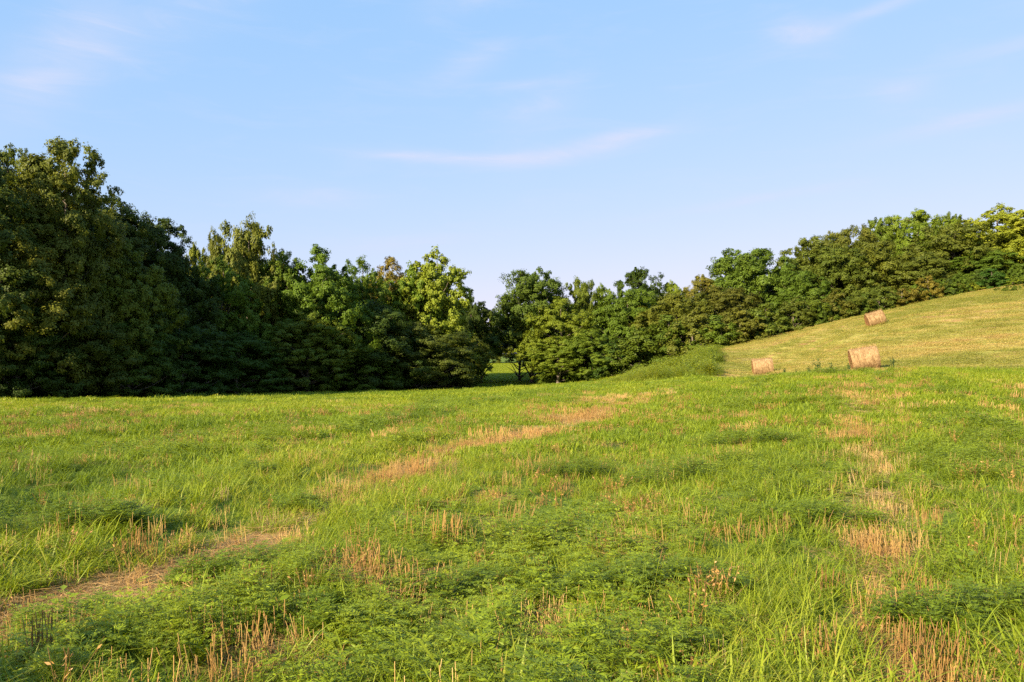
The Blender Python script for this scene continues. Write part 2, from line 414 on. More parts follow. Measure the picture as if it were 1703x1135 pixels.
def stalks(rng, n, spread, h0, h1, w, lean):
    """dry upright stalks: three-sided thin tubes"""
    a = rng.random(n) * 2 * np.pi; r = spread * np.sqrt(rng.random(n))
    b = np.stack([r * np.cos(a), r * np.sin(a), np.full(n, -.02)], -1)
    az_ = rng.normal(0, 1.1, n); ln = np.abs(rng.normal(0, lean, n))
    H = rng.uniform(h0, h1, n)
    t = b + np.stack([np.cos(az_) * ln * H, np.sin(az_) * ln * H, H], -1)
    V = []
    for k in range(3):
        o_ = np.array([math.cos(k * 2.094), math.sin(k * 2.094), 0]) * w * .5
        V += [b + o_, t + o_ * .8]
    V = np.stack(V, 1).reshape(-1, 3)
    q = np.array([(0, 2, 3, 1), (2, 4, 5, 3), (4, 0, 1, 5)])
    Fq = (np.arange(n)[:, None, None] * 6 + q[None]).reshape(-1, 4)
    return V, Fq, np.repeat(rng.random(n), 3)
def litter(rng, n, rx, ry, l0, l1, w, layers=.05, main=0.0, spread=.6):
    """straw lying flat in a thin mat"""
    c = np.stack([rng.uniform(-rx, rx, n), rng.uniform(-ry, ry, n), rng.random(n) * layers + .003], -1)
    az_ = rng.normal(main, spread, n); az_ = np.where(rng.random(n) < .25, rng.random(n) * np.pi, az_)
    ax = np.stack([np.cos(az_), np.sin(az_), rng.normal(0, .12, n)], -1)
    L = rng.uniform(l0, l1, n)
    v, f = leaf_quads(c - ax * L[:, None] * .5, ax, np.stack([rng.normal(0, .3, n), rng.normal(0, .3, n), np.ones(n)], -1), L, np.full(n, w) * rng.uniform(.6, 1.4, n))
    return v, f, rng.random(n)
def fern_weed(rng, nstem, height, spread, nleaf, size, leaflets=5, lw=.012):
    """finely cut weed: stems carrying pinnate leaves"""
    C, A, N, L, W, T = [], [], [], [], [], []
    sv, sf, stt = stalks(rng, nstem, spread * .35, height * .6, height * .9, .0025, .6)
    tops = sv.reshape(nstem, 6, 3)
    for s in range(nstem):
        b = tops[s, 0]; t = tops[s, 1]; tone = rng.random()
        for k in range(nleaf):
            q = (k + 1.2) / (nleaf + .5); p = b + (t - b) * q
            a = k * 2.4 + rng.random() * .8; up = .05 + .3 * q
            d = np.array([math.cos(a), math.sin(a), up]); d /= np.linalg.norm(d)
            sd_ = np.array([-math.sin(a), math.cos(a), 0.])
            sz = size * (1.15 - .5 * q) * rng.uniform(.8, 1.2)
            for j in range(leaflets):
                e = (j + .6) / leaflets; pp = p + d * sz * e - np.array([0, 0, 1]) * sz * .25 * e * e
                ll = sz * .5 * (1.1 - .75 * e)
                for sg in (-1, 1):
                    C.append(pp); A.append(d * .7 + sd_ * sg + rng.normal(0, .12, 3)); N.append(np.array([0, 0, 1]) + rng.normal(0, .3, 3)); L.append(ll); W.append(lw + ll * .13); T.append(tone * .5 + rng.random() * .5)
            C.append(p + d * sz * .9); A.append(d); N.append(np.array([0, 0, 1.]) + rng.normal(0, .2, 3)); L.append(sz * .3); W.append(lw + sz * .05); T.append(tone * .5 + rng.random() * .5)
    v, f = leaf_quads(np.array(C), np.array(A), np.array(N), np.array(L), np.array(W))
    return [(v, f, np.array(T), 0), (sv, sf, stt, 1)]

rg = np.random.default_rng(4)
P_grass = []
for k in range(5):        # near tufts
    v, f, t = blades(rg, 30, .12, .06, .17 + .025 * k, .003, .0075, lean=.6 + .2 * (k % 3), droop=.9)
    pr = [(v, f, t * .8, 0)]
    if k % 2: 
        v2, f2, t2 = stalks(rg, 1, .08, .06, .14, .003, .6); pr.append((v2, f2, t2, 1))
    P_grass.append(proto('tuft_%d' % k, pr, [M_grass, M_straw]))
P_broad = []
for k in range(3):        # broad soft blades as at the bottom of the view
    v, f, t = blades(rg, 13, .07, .13, .27, .008, .015, lean=.7, droop=1.1)
    P_broad.append(proto('broad_tuft_%d' % k, [(v, f, t, 0)], [M_grass]))
P_mid = []
for k in range(4):        # patch of grass for the middle distance
    v, f, t = blades(rg, 110, .40, .05, .16, .008, .016, lean=.65, droop=.7)
    P_mid.append(proto('mid_patch_%d' % k, [(v, f, t, 0)], [M_grass]))
P_far = []
for k in range(4):
    v, f, t = blades(rg, 180, .95, .06, .18, .018, .04, lean=.7, droop=.6, segs=3)
    P_far.append(proto('far_patch_%d' % k, [(v, f, t, 0)], [M_grass]))
P_weed = [proto('fern_weed_%d' % k, fern_weed(rg, 7, .15 + .03 * k, .24, 7, .085, 6, .0035), [M_weed, M_weed]) for k in range(4)]
P_weedmid = [proto('fern_mid_%d' % k, fern_weed(rg, 12, .19, .6, 6, .11, 4, .010), [M_weed, M_weed]) for k in range(3)]
P_gold = [proto('tall_weed_%d' % k, fern_weed(rg, 9, .9 + .15 * k, .7, 13, .16, 3, .03), [M_gold, M_dark_weed]) for k in range(3)]
P_stub = []
for k in range(4):
    v, f, t = stalks(rg, 16, .12, .05, .17 + .02 * k, .0042, .22)
    P_stub.append(proto('stubble_%d' % k, [(v, f, t, 0)], [M_straw]))
P_stubmid = []
for k in range(3):
    v, f, t = stalks(rg, 60, .34, .07, .20, .009, .25)
    P_stubmid.append(proto('stubble_mid_%d' % k, [(v, f, t, 0)], [M_straw]))
def broad_plant(seed, nl, h, sz):
    rr = np.random.default_rng(seed); C, A, N = [], [], []
    for k in range(nl):
        a = k * 2.4 + rr.random(); q = (k + 1) / nl
        C.append((math.cos(a) * .02, math.sin(a) * .02, h * q)); A.append((math.cos(a), math.sin(a), .25)); N.append((rr.normal(0, .3), rr.normal(0, .3), 1))
    n = nl; L = sz * rr.uniform(.7, 1.2, n)
    v, f = leaf_quads(np.array(C), np.array(A), np.array(N), L, L * .62, .12)
    sv, sf, st = stalks(rr, 2, .01, h * .9, h, .006, .1)
    return proto('leafy_plant', [(v, f, rr.random(n) * .4 + .6, 0), (sv, sf, st, 0)], [M_weed])
P_leafy = [broad_plant(1, 14, .15, .045), broad_plant(2, 18, .20, .05), broad_plant(3, 12, .12, .05)]
P_dead = []
for k in range(3):        # brown dead weed tops
    vv, ff, tt = stalks(rg, 9, .05, .10, .22, .0035, .45)
    nq = 40; qq = vv.reshape(9, 6, 3); kk = rg.integers(0, 9, nq); uu = rg.uniform(.3, 1, nq)[:, None]
    v2, f2 = leaf_quads(qq[kk, 0] * (1 - uu) + qq[kk, 1] * uu, rg.normal(0, 1, (nq, 3)), rg.normal(0, 1, (nq, 3)), rg.uniform(.012, .035, nq), rg.uniform(.005, .012, nq))
    P_dead.append(proto('dead_weed_%d' % k, [(vv, ff, tt * .3, 0), (v2, f2, rg.random(nq) * .45, 0)], [M_straw]))
P_lit = []
for k in range(4):
    v, f, t = litter(rg, 130, .3, .3, .06, .24, .0035, .035, main=.9)
    P_lit.append(proto('litter_%d' % k, [(v, f, t, 0)], [M_straw]))
P_hay = []
for k in range(4):        # cut stubble patch for the hay hill
    v, f, t = blades(rg, 150, .9, .03, .08, .010, .022, lean=.7, droop=.5)
    v2, f2, t2 = litter(rg, 26, .9, .6, .12, .4, .02, .04, main=.2)
    P_hay.append(proto('hay_patch_%d' % k, [(v, f, t * .35 + .25, 0), (v2, f2, t2 * .3 + .45, 0)], [M_hayg]))

# ------------------------------------------------------------------ scattering through geometry nodes
def scatter(name, protos, pts, yaw, scale, idx=None, tone=None, tilt=None, label=None, cat=None, parent=None, zs=None):
    n = len(pts)
    me = bpy.data.meshes.new(name)
    me.vertices.add(n); me.vertices.foreach_set('co', np.asarray(pts, np.float32).ravel())
    if idx is None: idx = np.random.default_rng(n).integers(0, len(protos), n)
    if tone is None: tone = np.full(n, .5)
    rot = np.zeros((n, 3)); rot[:, 2] = yaw
    if tilt is not None: rot[:, 0] = tilt[:, 0]; rot[:, 1] = tilt[:, 1]
    sc = np.repeat(np.asarray(scale, float)[:, None], 3, 1)
    if zs is not None: sc[:, 2] *= zs
    at = me.attributes.new('rot', 'FLOAT_VECTOR', 'POINT'); at.data.foreach_set('vector', rot.astype(np.float32).ravel())
    at = me.attributes.new('scl', 'FLOAT_VECTOR', 'POINT'); at.data.foreach_set('vector', sc.astype(np.float32).ravel())
    at = me.attributes.new('tone', 'FLOAT', 'POINT'); at.data.foreach_set('value', np.asarray(tone, np.float32))
    at = me.attributes.new('idx', 'INT', 'POINT'); at.data.foreach_set('value', np.asarray(idx, np.int32))
    o = obj(name, me, parent)
    coll = bpy.data.collections.new(name + '_plants')
    for p in protos:
        coll.objects.link(p)
    order = sorted(range(len(protos)), key=lambda q: protos[q].name)
    ng = bpy.data.node_groups.new(name + '_scatter', 'GeometryNodeTree')
    ng.interface.new_socket('Geometry', in_out='INPUT', socket_type='NodeSocketGeometry')
    ng.interface.new_socket('Geometry', in_out='OUTPUT', socket_type='NodeSocketGeometry')
    N, Lk = ng.nodes, ng.links
    gi = N.new('NodeGroupInput'); go = N.new('NodeGroupOutput')
    iop = N.new('GeometryNodeInstanceOnPoints'); ci = N.new('GeometryNodeCollectionInfo')
    ci.inputs['Collection'].default_value = coll
    ci.inputs['Separate Children'].default_value = True; ci.inputs['Reset Children'].default_value = True
    def na(nm, dt):
        a = N.new('GeometryNodeInputNamedAttribute'); a.data_type = dt; a.inputs[0].default_value = nm
        return a.outputs[0]
    e2r = N.new('FunctionNodeEulerToRotation')
    Lk.new(na('rot', 'FLOAT_VECTOR'), e2r.inputs[0])
    Lk.new(gi.outputs[0], iop.inputs['Points']); Lk.new(ci.outputs[0], iop.inputs['Instance'])
    iop.inputs['Pick Instance'].default_value = True
    Lk.new(na('idx', 'INT'), iop.inputs['Instance Index'])
    Lk.new(e2r.outputs[0], iop.inputs['Rotation']); Lk.new(na('scl', 'FLOAT_VECTOR'), iop.inputs['Scale'])
    Lk.new(iop.outputs[0], go.inputs[0])
    md = o.modifiers.new('scatter', 'NODES'); md.node_group = ng
    tag(o, label, cat, kind='stuff')
    return o

def sample(rng, y0, y1, dens, side=.74, margin=1.5):
    """points in the wedge in front of the camera between two depths"""
    n = int(dens * (side * (y1 ** 2 - y0 ** 2) + 2 * margin * (y1 - y0)))
    y = rng.uniform(y0, y1, int(n * 2.2)); keep = rng.random(len(y)) < (side * y + margin) / (side * y1 + margin)
    y = y[keep][:n]; x = rng.uniform(-1, 1, len(y)) * (side * y + margin)
    return x, y
def place(x, y, dz=0): return np.stack([x, y, ground(x, y) + dz], -1)

# clump fields
def weed_field(x, y):
    u = row_u(x, y)
    return fbm(x * .7 + 3, y * .4, 31, 3) * .42 + fbm(u * 5.5, y * .10, 33, 2) * .58
def tone_field(x, y): return np.clip(fbm(x * .25, y * .14, 41, 4) * 2.2 - .6, 0, 1)
rs = np.random.default_rng(77)
WALL = lambda y: (y - 55) * .55 - 34.0           # x of the left tree line at a depth
def in_field(x, y):
    far = np.interp(x, [-60, -34, -5, 6, 10, 15], [20, 56, 106, 100, 92, 200])
    return (y < far) & (hill_mask(x, y) < .5)

def field():
    # --- grass
    G, S, I, T, Z = [], [], [], [], []
    def add(x, y, s, idx, t, z=None):
        G.append(place(x, y)); S.append(s); I.append(idx); T.append(t)
    protos = P_broad + P_far + P_mid + P_grass           # alphabetical: broad, far, mid, tuft
    for (y0, y1, dens, kind) in ((1.2, 7, 75, 'n'), (7, 14, 38, 'n'), (14, 24, 11, 'm'), (24, 46, 5.5, 'm'), (46, 112, 1.5, 'f')):
        x, y = sample(rs, y0, y1, dens)
        st = straw_mask(x, y); wf = weed_field(x, y)
        k = (rs.random(len(x)) > st * (1.0 + .35 * (y < 9))) & in_field(x, y) & (rs.random(len(x)) > sstep(.52, .68, wf) * .25)
        x, y, wf = x[k], y[k], wf[k]
        n = len(x)
        hgt = .30 + .6 * fbm(x * .6, y * .4, 51, 3) + .65 * fbm(row_u(x, y) * 6.0, y * .10, 53, 2)
        if kind == 'n':
            br = (rs.random(n) < .30 * sstep(.62, .42, fbm(x * .5, y * .4, 61, 2))) 
            idx = np.where(br, rs.integers(0, 3, n), rs.integers(11, 16, n)); s = hgt * rs.uniform(.6, 1.35, n) * np.where(br, .85 + .2 * sstep(6.5, 4.5, y), 1)
        elif kind == 'm': idx = rs.integers(7, 11, n); s = hgt * rs.uniform(.85, 1.3, n) * (1 if y0 < 20 else 1.25)
        else: idx = rs.integers(3, 7, n); s = hgt * rs.uniform(.85, 1.25, n)
        add(x, y, s, idx, np.clip(tone_field(x, y) + rs.normal(0, .12, n) + .25 * sstep(14, 45, y), 0, 1))
    P = np.concatenate(G); n = len(P)
    scatter('grass', protos, P, rs.random(n) * 6.28, np.concatenate(S), np.concatenate(I), np.concatenate(T), rs.normal(0, .08, (n, 2)),
            'fresh green grass regrowing all over the cut hay field', 'grass')
    # --- finely cut weeds
    G, S, I, T = [], [], [], []
    for (y0, y1, dens, kind) in ((1.2, 8, 26, 'n'), (8, 16, 15, 'n'), (16, 30, 4.5, 'm'), (30, 60, 1.6, 'm')):
        x, y = sample(rs, y0, y1, dens)
        wf = weed_field(x, y); st = straw_mask(x, y)
        k = (rs.random(len(x)) < sstep(.44, .62, wf) * .55 + .26) & (rs.random(len(x)) > st * 1.3) & in_field(x, y)
        x, y, wf = x[k], y[k], wf[k]; n = len(x)
        s = (.5 + .95 * sstep(.42, .75, wf)) * rs.uniform(.7, 1.3, n)
        add(x, y, s, None, None) if False else None
        G.append(place(x, y)); S.append(s if kind == 'n' else s * (1.0 if y0 < 20 else 1.25)); I.append(rs.integers(3, 7, n) if kind == 'n' else rs.integers(0, 3, n))
        T.append(np.clip(tone_field(x + 40, y) + rs.normal(0, .15, n), 0, 1))
    P = np.concatenate(G); n = len(P)
    scatter('leafy_weeds', P_weedmid + P_weed, P, rs.random(n) * 6.28, np.concatenate(S), np.concatenate(I), np.concatenate(T), rs.normal(0, .1, (n, 2)),
            'feathery green weeds growing in low mounds across the field', 'weeds')
    # --- dry upright stubble
    G, S, I, T = [], [], [], []
    for (y0, y1, dens, kind) in ((1.2, 9, 60, 'n'), (9, 18, 30, 'n'), (18, 44, 4.5, 'm')):
        x, y = sample(rs, y0, y1, dens)
        st = straw_mask(x, y)
        fl = np.exp(-((x - np.interp(y, _AY, _AX)) / .45) ** 2) * sstep(9.5, 8, y)    # flattened part of the left windrow
        pr = np.clip(st * 1.1, 0, 1) * (1 - .92 * fl) * (.25 + 1.3 * sstep(.4, .65, fbm(x * 1.8, y * .9, 71, 2))) + .03
        k = (rs.random(len(x)) < pr) & in_field(x, y); x, y = x[k], y[k]; n = len(x)
        G.append(place(x, y)); S.append(rs.uniform(.7, 1.35, n) * (.8 + .5 * fbm(x, y, 73, 2))); I.append(rs.integers(0, 4, n) if kind == 'n' else rs.integers(4, 7, n))
        T.append(np.clip(fbm(x * .8, y * .5, 75, 3) * 1.6 - .3, 0, 1))
    P = np.concatenate(G); n = len(P)
    pr_sorted = sorted(P_stub + P_stubmid, key=lambda p: p.name)
    scatter('dry_stubble', pr_sorted, P, rs.random(n) * 6.28, np.concatenate(S), np.concatenate(I), np.concatenate(T), rs.normal(0, .08, (n, 2)),
            'tan upright stubble stalks left standing along the mown rows', 'stubble')
    # --- brown dead weeds among the green
    x, y = sample(rs, 1.5, 30, 3.2); k = (rs.random(len(x)) < sstep(.45, .65, fbm(x * .8, y * .5, 101, 3)) + .05) & in_field(x, y); x, y = x[k], y[k]; n = len(x)
    scatter('dead_weeds', P_dead, place(x, y), rs.random(n) * 6.28, rs.uniform(.7, 1.3, n) * (1 + .5 * sstep(10, 30, y)), None, rs.random(n) * .4, rs.normal(0, .15, (n, 2)),
            'rusty brown dead weeds dotted among the green growth', 'weeds')
    # --- straw lying down
    G, S, T = [], [], []
    for (y0, y1, dens) in ((1.2, 10, 34), (10, 20, 12), (20, 40, 4)):
        x, y = sample(rs, y0, y1, dens)
        st = straw_mask(x, y); k = (rs.random(len(x)) < np.clip(st * 1.5, 0, 1) ** 1.2 + .02) & in_field(x, y); x, y = x[k], y[k]; n = len(x)
        G.append(place(x, y)); S.append(rs.uniform(.8, 1.25, n) * (1 if y0 < 15 else 1.8)); T.append(np.clip(fbm(x * .7, y * .5, 79, 3) * 1.8 - .25, 0, 1))
    x, y = sample(rs, 62, 92, 1.0); k = (rs.random(len(x)) < straw_mask(x, y)) & (x > 3) & (x < 20); x, y = x[k], y[k]
    G.append(place(x, y)); S.append(np.full(len(x), 3.)); T.append(np.full(len(x), .7))
    P = np.concatenate(G); n = len(P)
    scatter('straw_litter', P_lit, P, rs.normal(0, .5, n), np.concatenate(S), None, np.concatenate(T), rs.normal(0, .06, (n, 2)),
            'loose golden straw lying flat along the mown windrows', 'straw')
    # --- cut stubble on the hill
    y = rs.uniform(40, 118, 52000); x = rs.uniform(8, 105, len(y)); t = x / y
    k = (hill_mask(x, y) > .5) & (t < .95) & (rs.random(len(y)) < np.interp(y, [40, 70, 118], [1, .7, .45])); x, y = x[k], y[k]; n = len(x)
    wy = y + (fbm(x * .05, y * .05, 96, 2) - .5) * 6
    tn = fbm(x * .045, wy * .38, 91, 4) * .62 + fbm(x * .06, y * .06, 95, 3) * .38 + np.sin(wy * 2 * np.pi / 3.2) * .045
    scatter('cut_hay_stubble', P_hay, place(x, y), rs.normal(.25, .5, n), rs.uniform(.8, 1.3, n), None, np.clip((tn - .36) * 3.4 + rs.normal(0, .05, n), 0, 1), None,
            'short yellow green stubble covering the mown hillside', 'stubble')
    # --- clearing beyond the gap in the trees
    y = rs.uniform(106, 210, 6500); x = rs.uniform(-26, 22, len(y)); n = len(y)
    scatter('clearing_grass', P_far, place(x, y), rs.random(n) * 6.28, rs.uniform(.9, 1.5, n), None, np.clip(rs.normal(.85, .1, n), 0, 1), None,
            'sunlit yellow green grass in the clearing beyond the gap', 'grass')
    # --- thicket of tall weeds at the foot of the hill
    y = rs.uniform(54, 92, 3800); t = rs.uniform(.105, .262, len(y)); x = t * y
    t = t + .0; wob = (fbm(y * .4, t * 9, 83, 3) - .5) * .05
    w = sstep(.105, .17, t) * sstep(.262, .235, t + wob) * sstep(52, 58, y - (.25 - t) * 55) * sstep(92, 80, y) * (.5 + fbm(x * .6, y * .6, 84, 3))
    k = rs.random(len(y)) < w + .12; x, y, w = x[k], y[k], w[k]; n = len(x)
    scatter('weed_thicket', P_gold, place(x, y), rs.random(n) * 6.28, (.26 + .62 * w) * rs.uniform(.5, 1.5, n) * (.35 + 1.3 * fbm(x * .8, y * .6, 87, 2)), None, np.clip(rs.normal(.0, .15, n) + 1.1 * fbm(x * .5, y * .5, 85, 3), 0, 1), rs.normal(0, .1, (n, 2)),
            'mound of tall green and yellow weeds at the foot of the hill', 'weeds')
field()

# ------------------------------------------------------------------ trees
def tube(points, radii, sides=7):
    P_ = np.asarray(points, float); n = len(P_); V = []
    for i in range(n):
        d = P_[min(i + 1, n - 1)] - P_[max(i - 1, 0)]; d /= np.linalg.norm(d)
        a = np.cross(d, [0.3, .9, .1]); a /= np.linalg.norm(a); b = np.cross(d, a)
        for k in range(sides):
            th = k * 2 * np.pi / sides; V.append(P_[i] + (a * math.cos(th) + b * math.sin(th)) * radii[i])
    Fq = [(i * sides + k, i * sides + (k + 1) % sides, (i + 1) * sides + (k + 1) % sides, (i + 1) * sides + k) for i in range(n - 1) for k in range(sides)]
    return np.array(V), np.array(Fq)

def make_tree(seed, H=16., rad=4.6, base=1.0, prof=None, K=36, rb=.38, ncl=7, cr=.66, nsub=7, nleaf=34, leaf=(.215, .15), flat=.95, lobes=.15, cflat=.92, droopc=0., tip=.5):
    """a crown of big rounded bosses, each made of clumps, each clump of leaf sprays, each spray of separate leaves"""
    rng = np.random.default_rng(seed)
    zs, rr_ = prof or ([0, .12, .35, .6, .8, .92, 1.0], [.75, .92, 1.0, .98, .86, .66, .35])
    m_ = K * 30
    zn = rng.random(m_); an = rng.random(m_) * 2 * np.pi
    w = np.interp(zn, zs, rr_); keep = rng.random(m_) < (w + .2) / (max(rr_) + .2); zn, an = zn[keep], an[keep]
    rB = rad * rb
    Rz = np.maximum(rad * np.interp(zn, zs, rr_) * (1 + lobes * (np.sin(an * 2 + seed + zn * 5) + np.sin(an * 3 - zn * 9 + seed * 2)) * .7) - rB * .6, .12 * rad * rng.random(m_)[:len(zn)])
    cz = base + rB * .4 + zn * (H - base - rB * 1.35)
    cand = np.stack([np.cos(an) * Rz, np.sin(an) * Rz, cz], -1)
    pick = [int(np.argmax(zn))]; cand[pick[0]] = (rng.normal(0, .3), rng.normal(0, .3), H - rB * .85); dmin = np.linalg.norm(cand - cand[pick[0]], axis=1)
    for _ in range(K - 1):
        q = int(np.argmax(dmin * rng.uniform(.6, 1, len(dmin)))); pick.append(q); dmin = np.minimum(dmin, np.linalg.norm(cand - cand[q], axis=1))
    # some bosses fill the inside so that no bare rings show between the outer ones
    ki = int(K * .45); zi = rng.uniform(.25, .97, ki); ai = rng.random(ki) * 2 * np.pi
    ri = rad * np.interp(zi, zs, rr_) * rng.uniform(.1, .62, ki)
    Bi = np.stack([np.cos(ai) * ri, np.sin(ai) * ri, base + rB * .4 + zi * (H - base - rB * 1.5)], -1)
    B = np.concatenate([cand[pick], Bi]); K += ki
    Rb = rB * rng.uniform(.75, 1.25, K); Rb[0] = rB * .85
    # clumps on the outer side of each boss
    hub = np.stack([B[:, 0] * 0, B[:, 1] * 0, B[:, 2] - rad * .35], -1)
    outd = frame(B - hub)
    d = frame(rng.normal(0, 1, (K, ncl, 3)) + outd[:, None] * .8)
    C = B[:, None] + d * (Rb[:, None, None] * rng.uniform(.62, 1.05, (K, ncl, 1))) * np.array([1, 1, flat])
    crs = cr * rng.uniform(.6, 1.35, (K, ncl))
    n = K * ncl; C = C.reshape(n, 3); crs = crs.ravel(); bo = np.repeat(B, ncl, 0)
    d = frame(rng.normal(0, 1, (n, nsub, 3)) + np.array([0, 0, .2]))
    sc = C[:, None] + d * (crs[:, None, None] * rng.uniform(.35, 1.05, (n, nsub, 1))) * np.array([1, 1, cflat])
    srad = crs[:, None] * rng.uniform(.32, .62, (n, nsub))
    ctint = np.repeat(rng.random(K), ncl)[:, None, None] * .25 + rng.random((n, 1, 1)) * .3 + rng.random((n, nsub, 1)) * .15
    ld = frame(rng.normal(0, 1, (n, nsub, nleaf, 3)))
    lp = sc[:, :, None] + ld * (srad[:, :, None, None] * rng.uniform(.4, 1.15, (n, nsub, nleaf, 1))) * np.array([1, 1, .8])
    outb = frame(lp - bo[:, None, None]); outc = frame(lp - C[:, None, None])
    nn = frame(outb * .6 + outc * .5 + ld * .2 + np.array([0, 0, .16]) + rng.normal(0, .30, ld.shape))
    ax = frame(np.cross(nn, rng.normal(0, 1, nn.shape))) + np.array([0, 0, -.35 - droopc])
    tint = np.clip(ctint + rng.random((n, nsub, nleaf)) * .3, 0, 1).ravel()
    c = lp.reshape(-1, 3); L = rng.uniform(.7, 1.25, len(c)) * leaf[0]; W = rng.uniform(.7, 1.25, len(c)) * leaf[1]
    v, f = leaf_quads(c, ax.reshape(-1, 3), nn.reshape(-1, 3), L, W, .12)
    crown = new_mesh('crown', v, f, [M_leaf], False, {'tint': ('FACE', tint)})
    # trunk with limbs
    tv, tf, o = [], [], 0
    bend = rng.normal(0, .25, 2)
    zz = np.linspace(-.3, H * .93, 9)
    tp = np.stack([bend[0] * np.sin(zz * .35), bend[1] * np.sin(zz * .28 + 1), zz], -1)
    r0 = .019 * H
    tr = np.interp(zz, [-.3, .4, H * .5, H], [r0 * 1.5, r0, r0 * .6, .03])
    V, Q = tube(tp, tr); tv.append(V); tf.append(Q); o += len(V)
    for i in rng.permutation(n)[:26]:
        tgt = C[i]; z0 = max(.6, tgt[2] - np.hypot(tgt[0], tgt[1]) * rng.uniform(.5, 1.1)); z0 = min(z0, H * .88)
        b0 = np.array([np.interp(z0, zz, tp[:, 0]), np.interp(z0, zz, tp[:, 1]), z0])
        mid = (b0 + tgt) / 2 + rng.normal(0, .25, 3)
        rb = np.interp(z0, zz, tr) * .5
        V, Q = tube([b0, mid, tgt], [rb, rb * .55, .015], 5); tv.append(V); tf.append(Q + o); o += len(V)
    trunk = new_mesh('trunk', np.concatenate(tv), np.concatenate(tf), [M_bark], True)
    return crown, trunk, H, rad

KINDS = {
 'oak': [make_tree(1, 16, 5.4), make_tree(2, 16, 5.6, lobes=.2, K=36), make_tree(3, 16, 5.2, K=30, rb=.42, ncl=9)],
 'tall': [make_tree(11, 20, 4.8, prof=([0, .1, .3, .55, .8, .93, 1], [.75, .9, 1, .92, .8, .65, .4]), K=58, rb=.38, ncl=6, lobes=.16),
          make_tree(12, 20, 4.8, prof=([0, .1, .3, .6, .85, .95, 1], [.8, .9, .95, 1, .8, .65, .4]), K=54, rb=.40, ncl=6, lobes=.18)],
 'layered': [make_tree(21, 14, 5.4, .3, ([0, .2, .5, .8, 1], [1, 1.05, .95, .75, .4]), K=36, ncl=7, flat=.6, cflat=.5, cr=.8, leaf=(.22, .14), nleaf=28),
             make_tree(22, 14, 5.2, .3, ([0, .2, .5, .8, 1], [.95, 1, .95, .8, .4]), K=36, ncl=7, flat=.6, cflat=.5, cr=.8, leaf=(.22, .14), nleaf=28)],
 'broad': [make_tree(31, 17, 5.2, .8, ([0, .15, .4, .65, .85, .95, 1], [.8, .95, 1, .92, .72, .52, .3]), leaf=(.28, .21), nleaf=24, K=48, rb=.33, ncl=6, droopc=.3)],
 'open': [make_tree(41, 16, 4.8, 1.5, ([0, .2, .6, .85, 1], [.5, .8, 1, .9, .6]), K=26, rb=.32, ncl=6, lobes=.2),
          make_tree(42, 16, 4.6, 1.5, ([0, .2, .6, .85, 1], [.6, .8, 1, .9, .6]), K=26, rb=.34, ncl=6, lobes=.22)],
 'dome': [make_tree(61, 12, 5.2, .6, ([0, .15, .4, .6, .8, .92, 1], [.9, 1, 1, .96, .86, .7, .5]), K=44, rb=.28, ncl=6, lobes=.06),
          make_tree(62, 12, 5.2, .6, ([0, .15, .4, .6, .8, .92, 1], [.9, 1, 1, .94, .84, .7, .5]), K=36, rb=.33, ncl=7, lobes=.1)],
 'young': [make_tree(51, 6, 2.4, .1, ([0, .2, .5, .8, 1], [.9, 1, .88, .65, .35]), K=18, rb=.33, ncl=5, cr=.42, nsub=6, nleaf=18, leaf=(.22, .15)),
           make_tree(52, 6, 2.6, .1, ([0, .2, .5, .8, 1], [1, 1, .92, .7, .4]), K=18, rb=.35, ncl=5, cr=.42, nsub=6, nleaf=18, leaf=(.22, .15))],
}
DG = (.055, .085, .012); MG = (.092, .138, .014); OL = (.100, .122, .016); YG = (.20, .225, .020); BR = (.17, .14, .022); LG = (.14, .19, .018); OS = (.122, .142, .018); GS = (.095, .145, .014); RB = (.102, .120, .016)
trng = np.random.default_rng(9)
_count = {}
def tree(kind, x, y, H, Wd, col, label, cat='tree', name=None, group=None, rz=None, sink=0.0, lift=0.0):
    vs = KINDS[kind]; c_ = _count.get(kind, 0); _count[kind] = c_ + 1
    crown, trunk, h0, r0 = vs[c_ % len(vs)]
    nm = name or {'oak': 'oak_tree', 'dome': 'round_tree', 'tall': 'tall_tree', 'layered': 'layered_tree', 'broad': 'broadleaf_tree', 'open': 'sparse_tree', 'young': 'young_tree'}[kind]
    t = bpy.data.objects.new(nm, None); scene.collection.objects.link(t)
    t.empty_display_size = .5
    t.location = (x, y, float(ground(x, y)) - sink)
    t.rotation_euler = (0, 0, trng.random() * 6.28 if rz is None else rz)
    t.scale = (Wd / (2 * r0), Wd / (2 * r0), H / h0)
    a = obj('trunk', trunk, t); b = obj('crown', crown, t)
    if lift: b.location = (0, 0, lift * h0); b.scale = (1, 1, 1 - lift)
    j = trng.normal(0, .06, 3)
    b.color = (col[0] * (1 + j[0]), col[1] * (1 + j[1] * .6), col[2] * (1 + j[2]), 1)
    tag(t, label, cat, group)
    return t
# column, top row, width of the crown in the photograph and the distance give each tree its place and size
def ptree(kind, px, top, w, y, col, label, **k):
    x = (px - CX) / F * y
    gz = float(ground(x, y)); ztop = EYE - (top - HY) / F * y
    Hh = ztop - gz; Wd = w / F * y
    return tree(kind, x, y, Hh, Wd, col, label, **k)

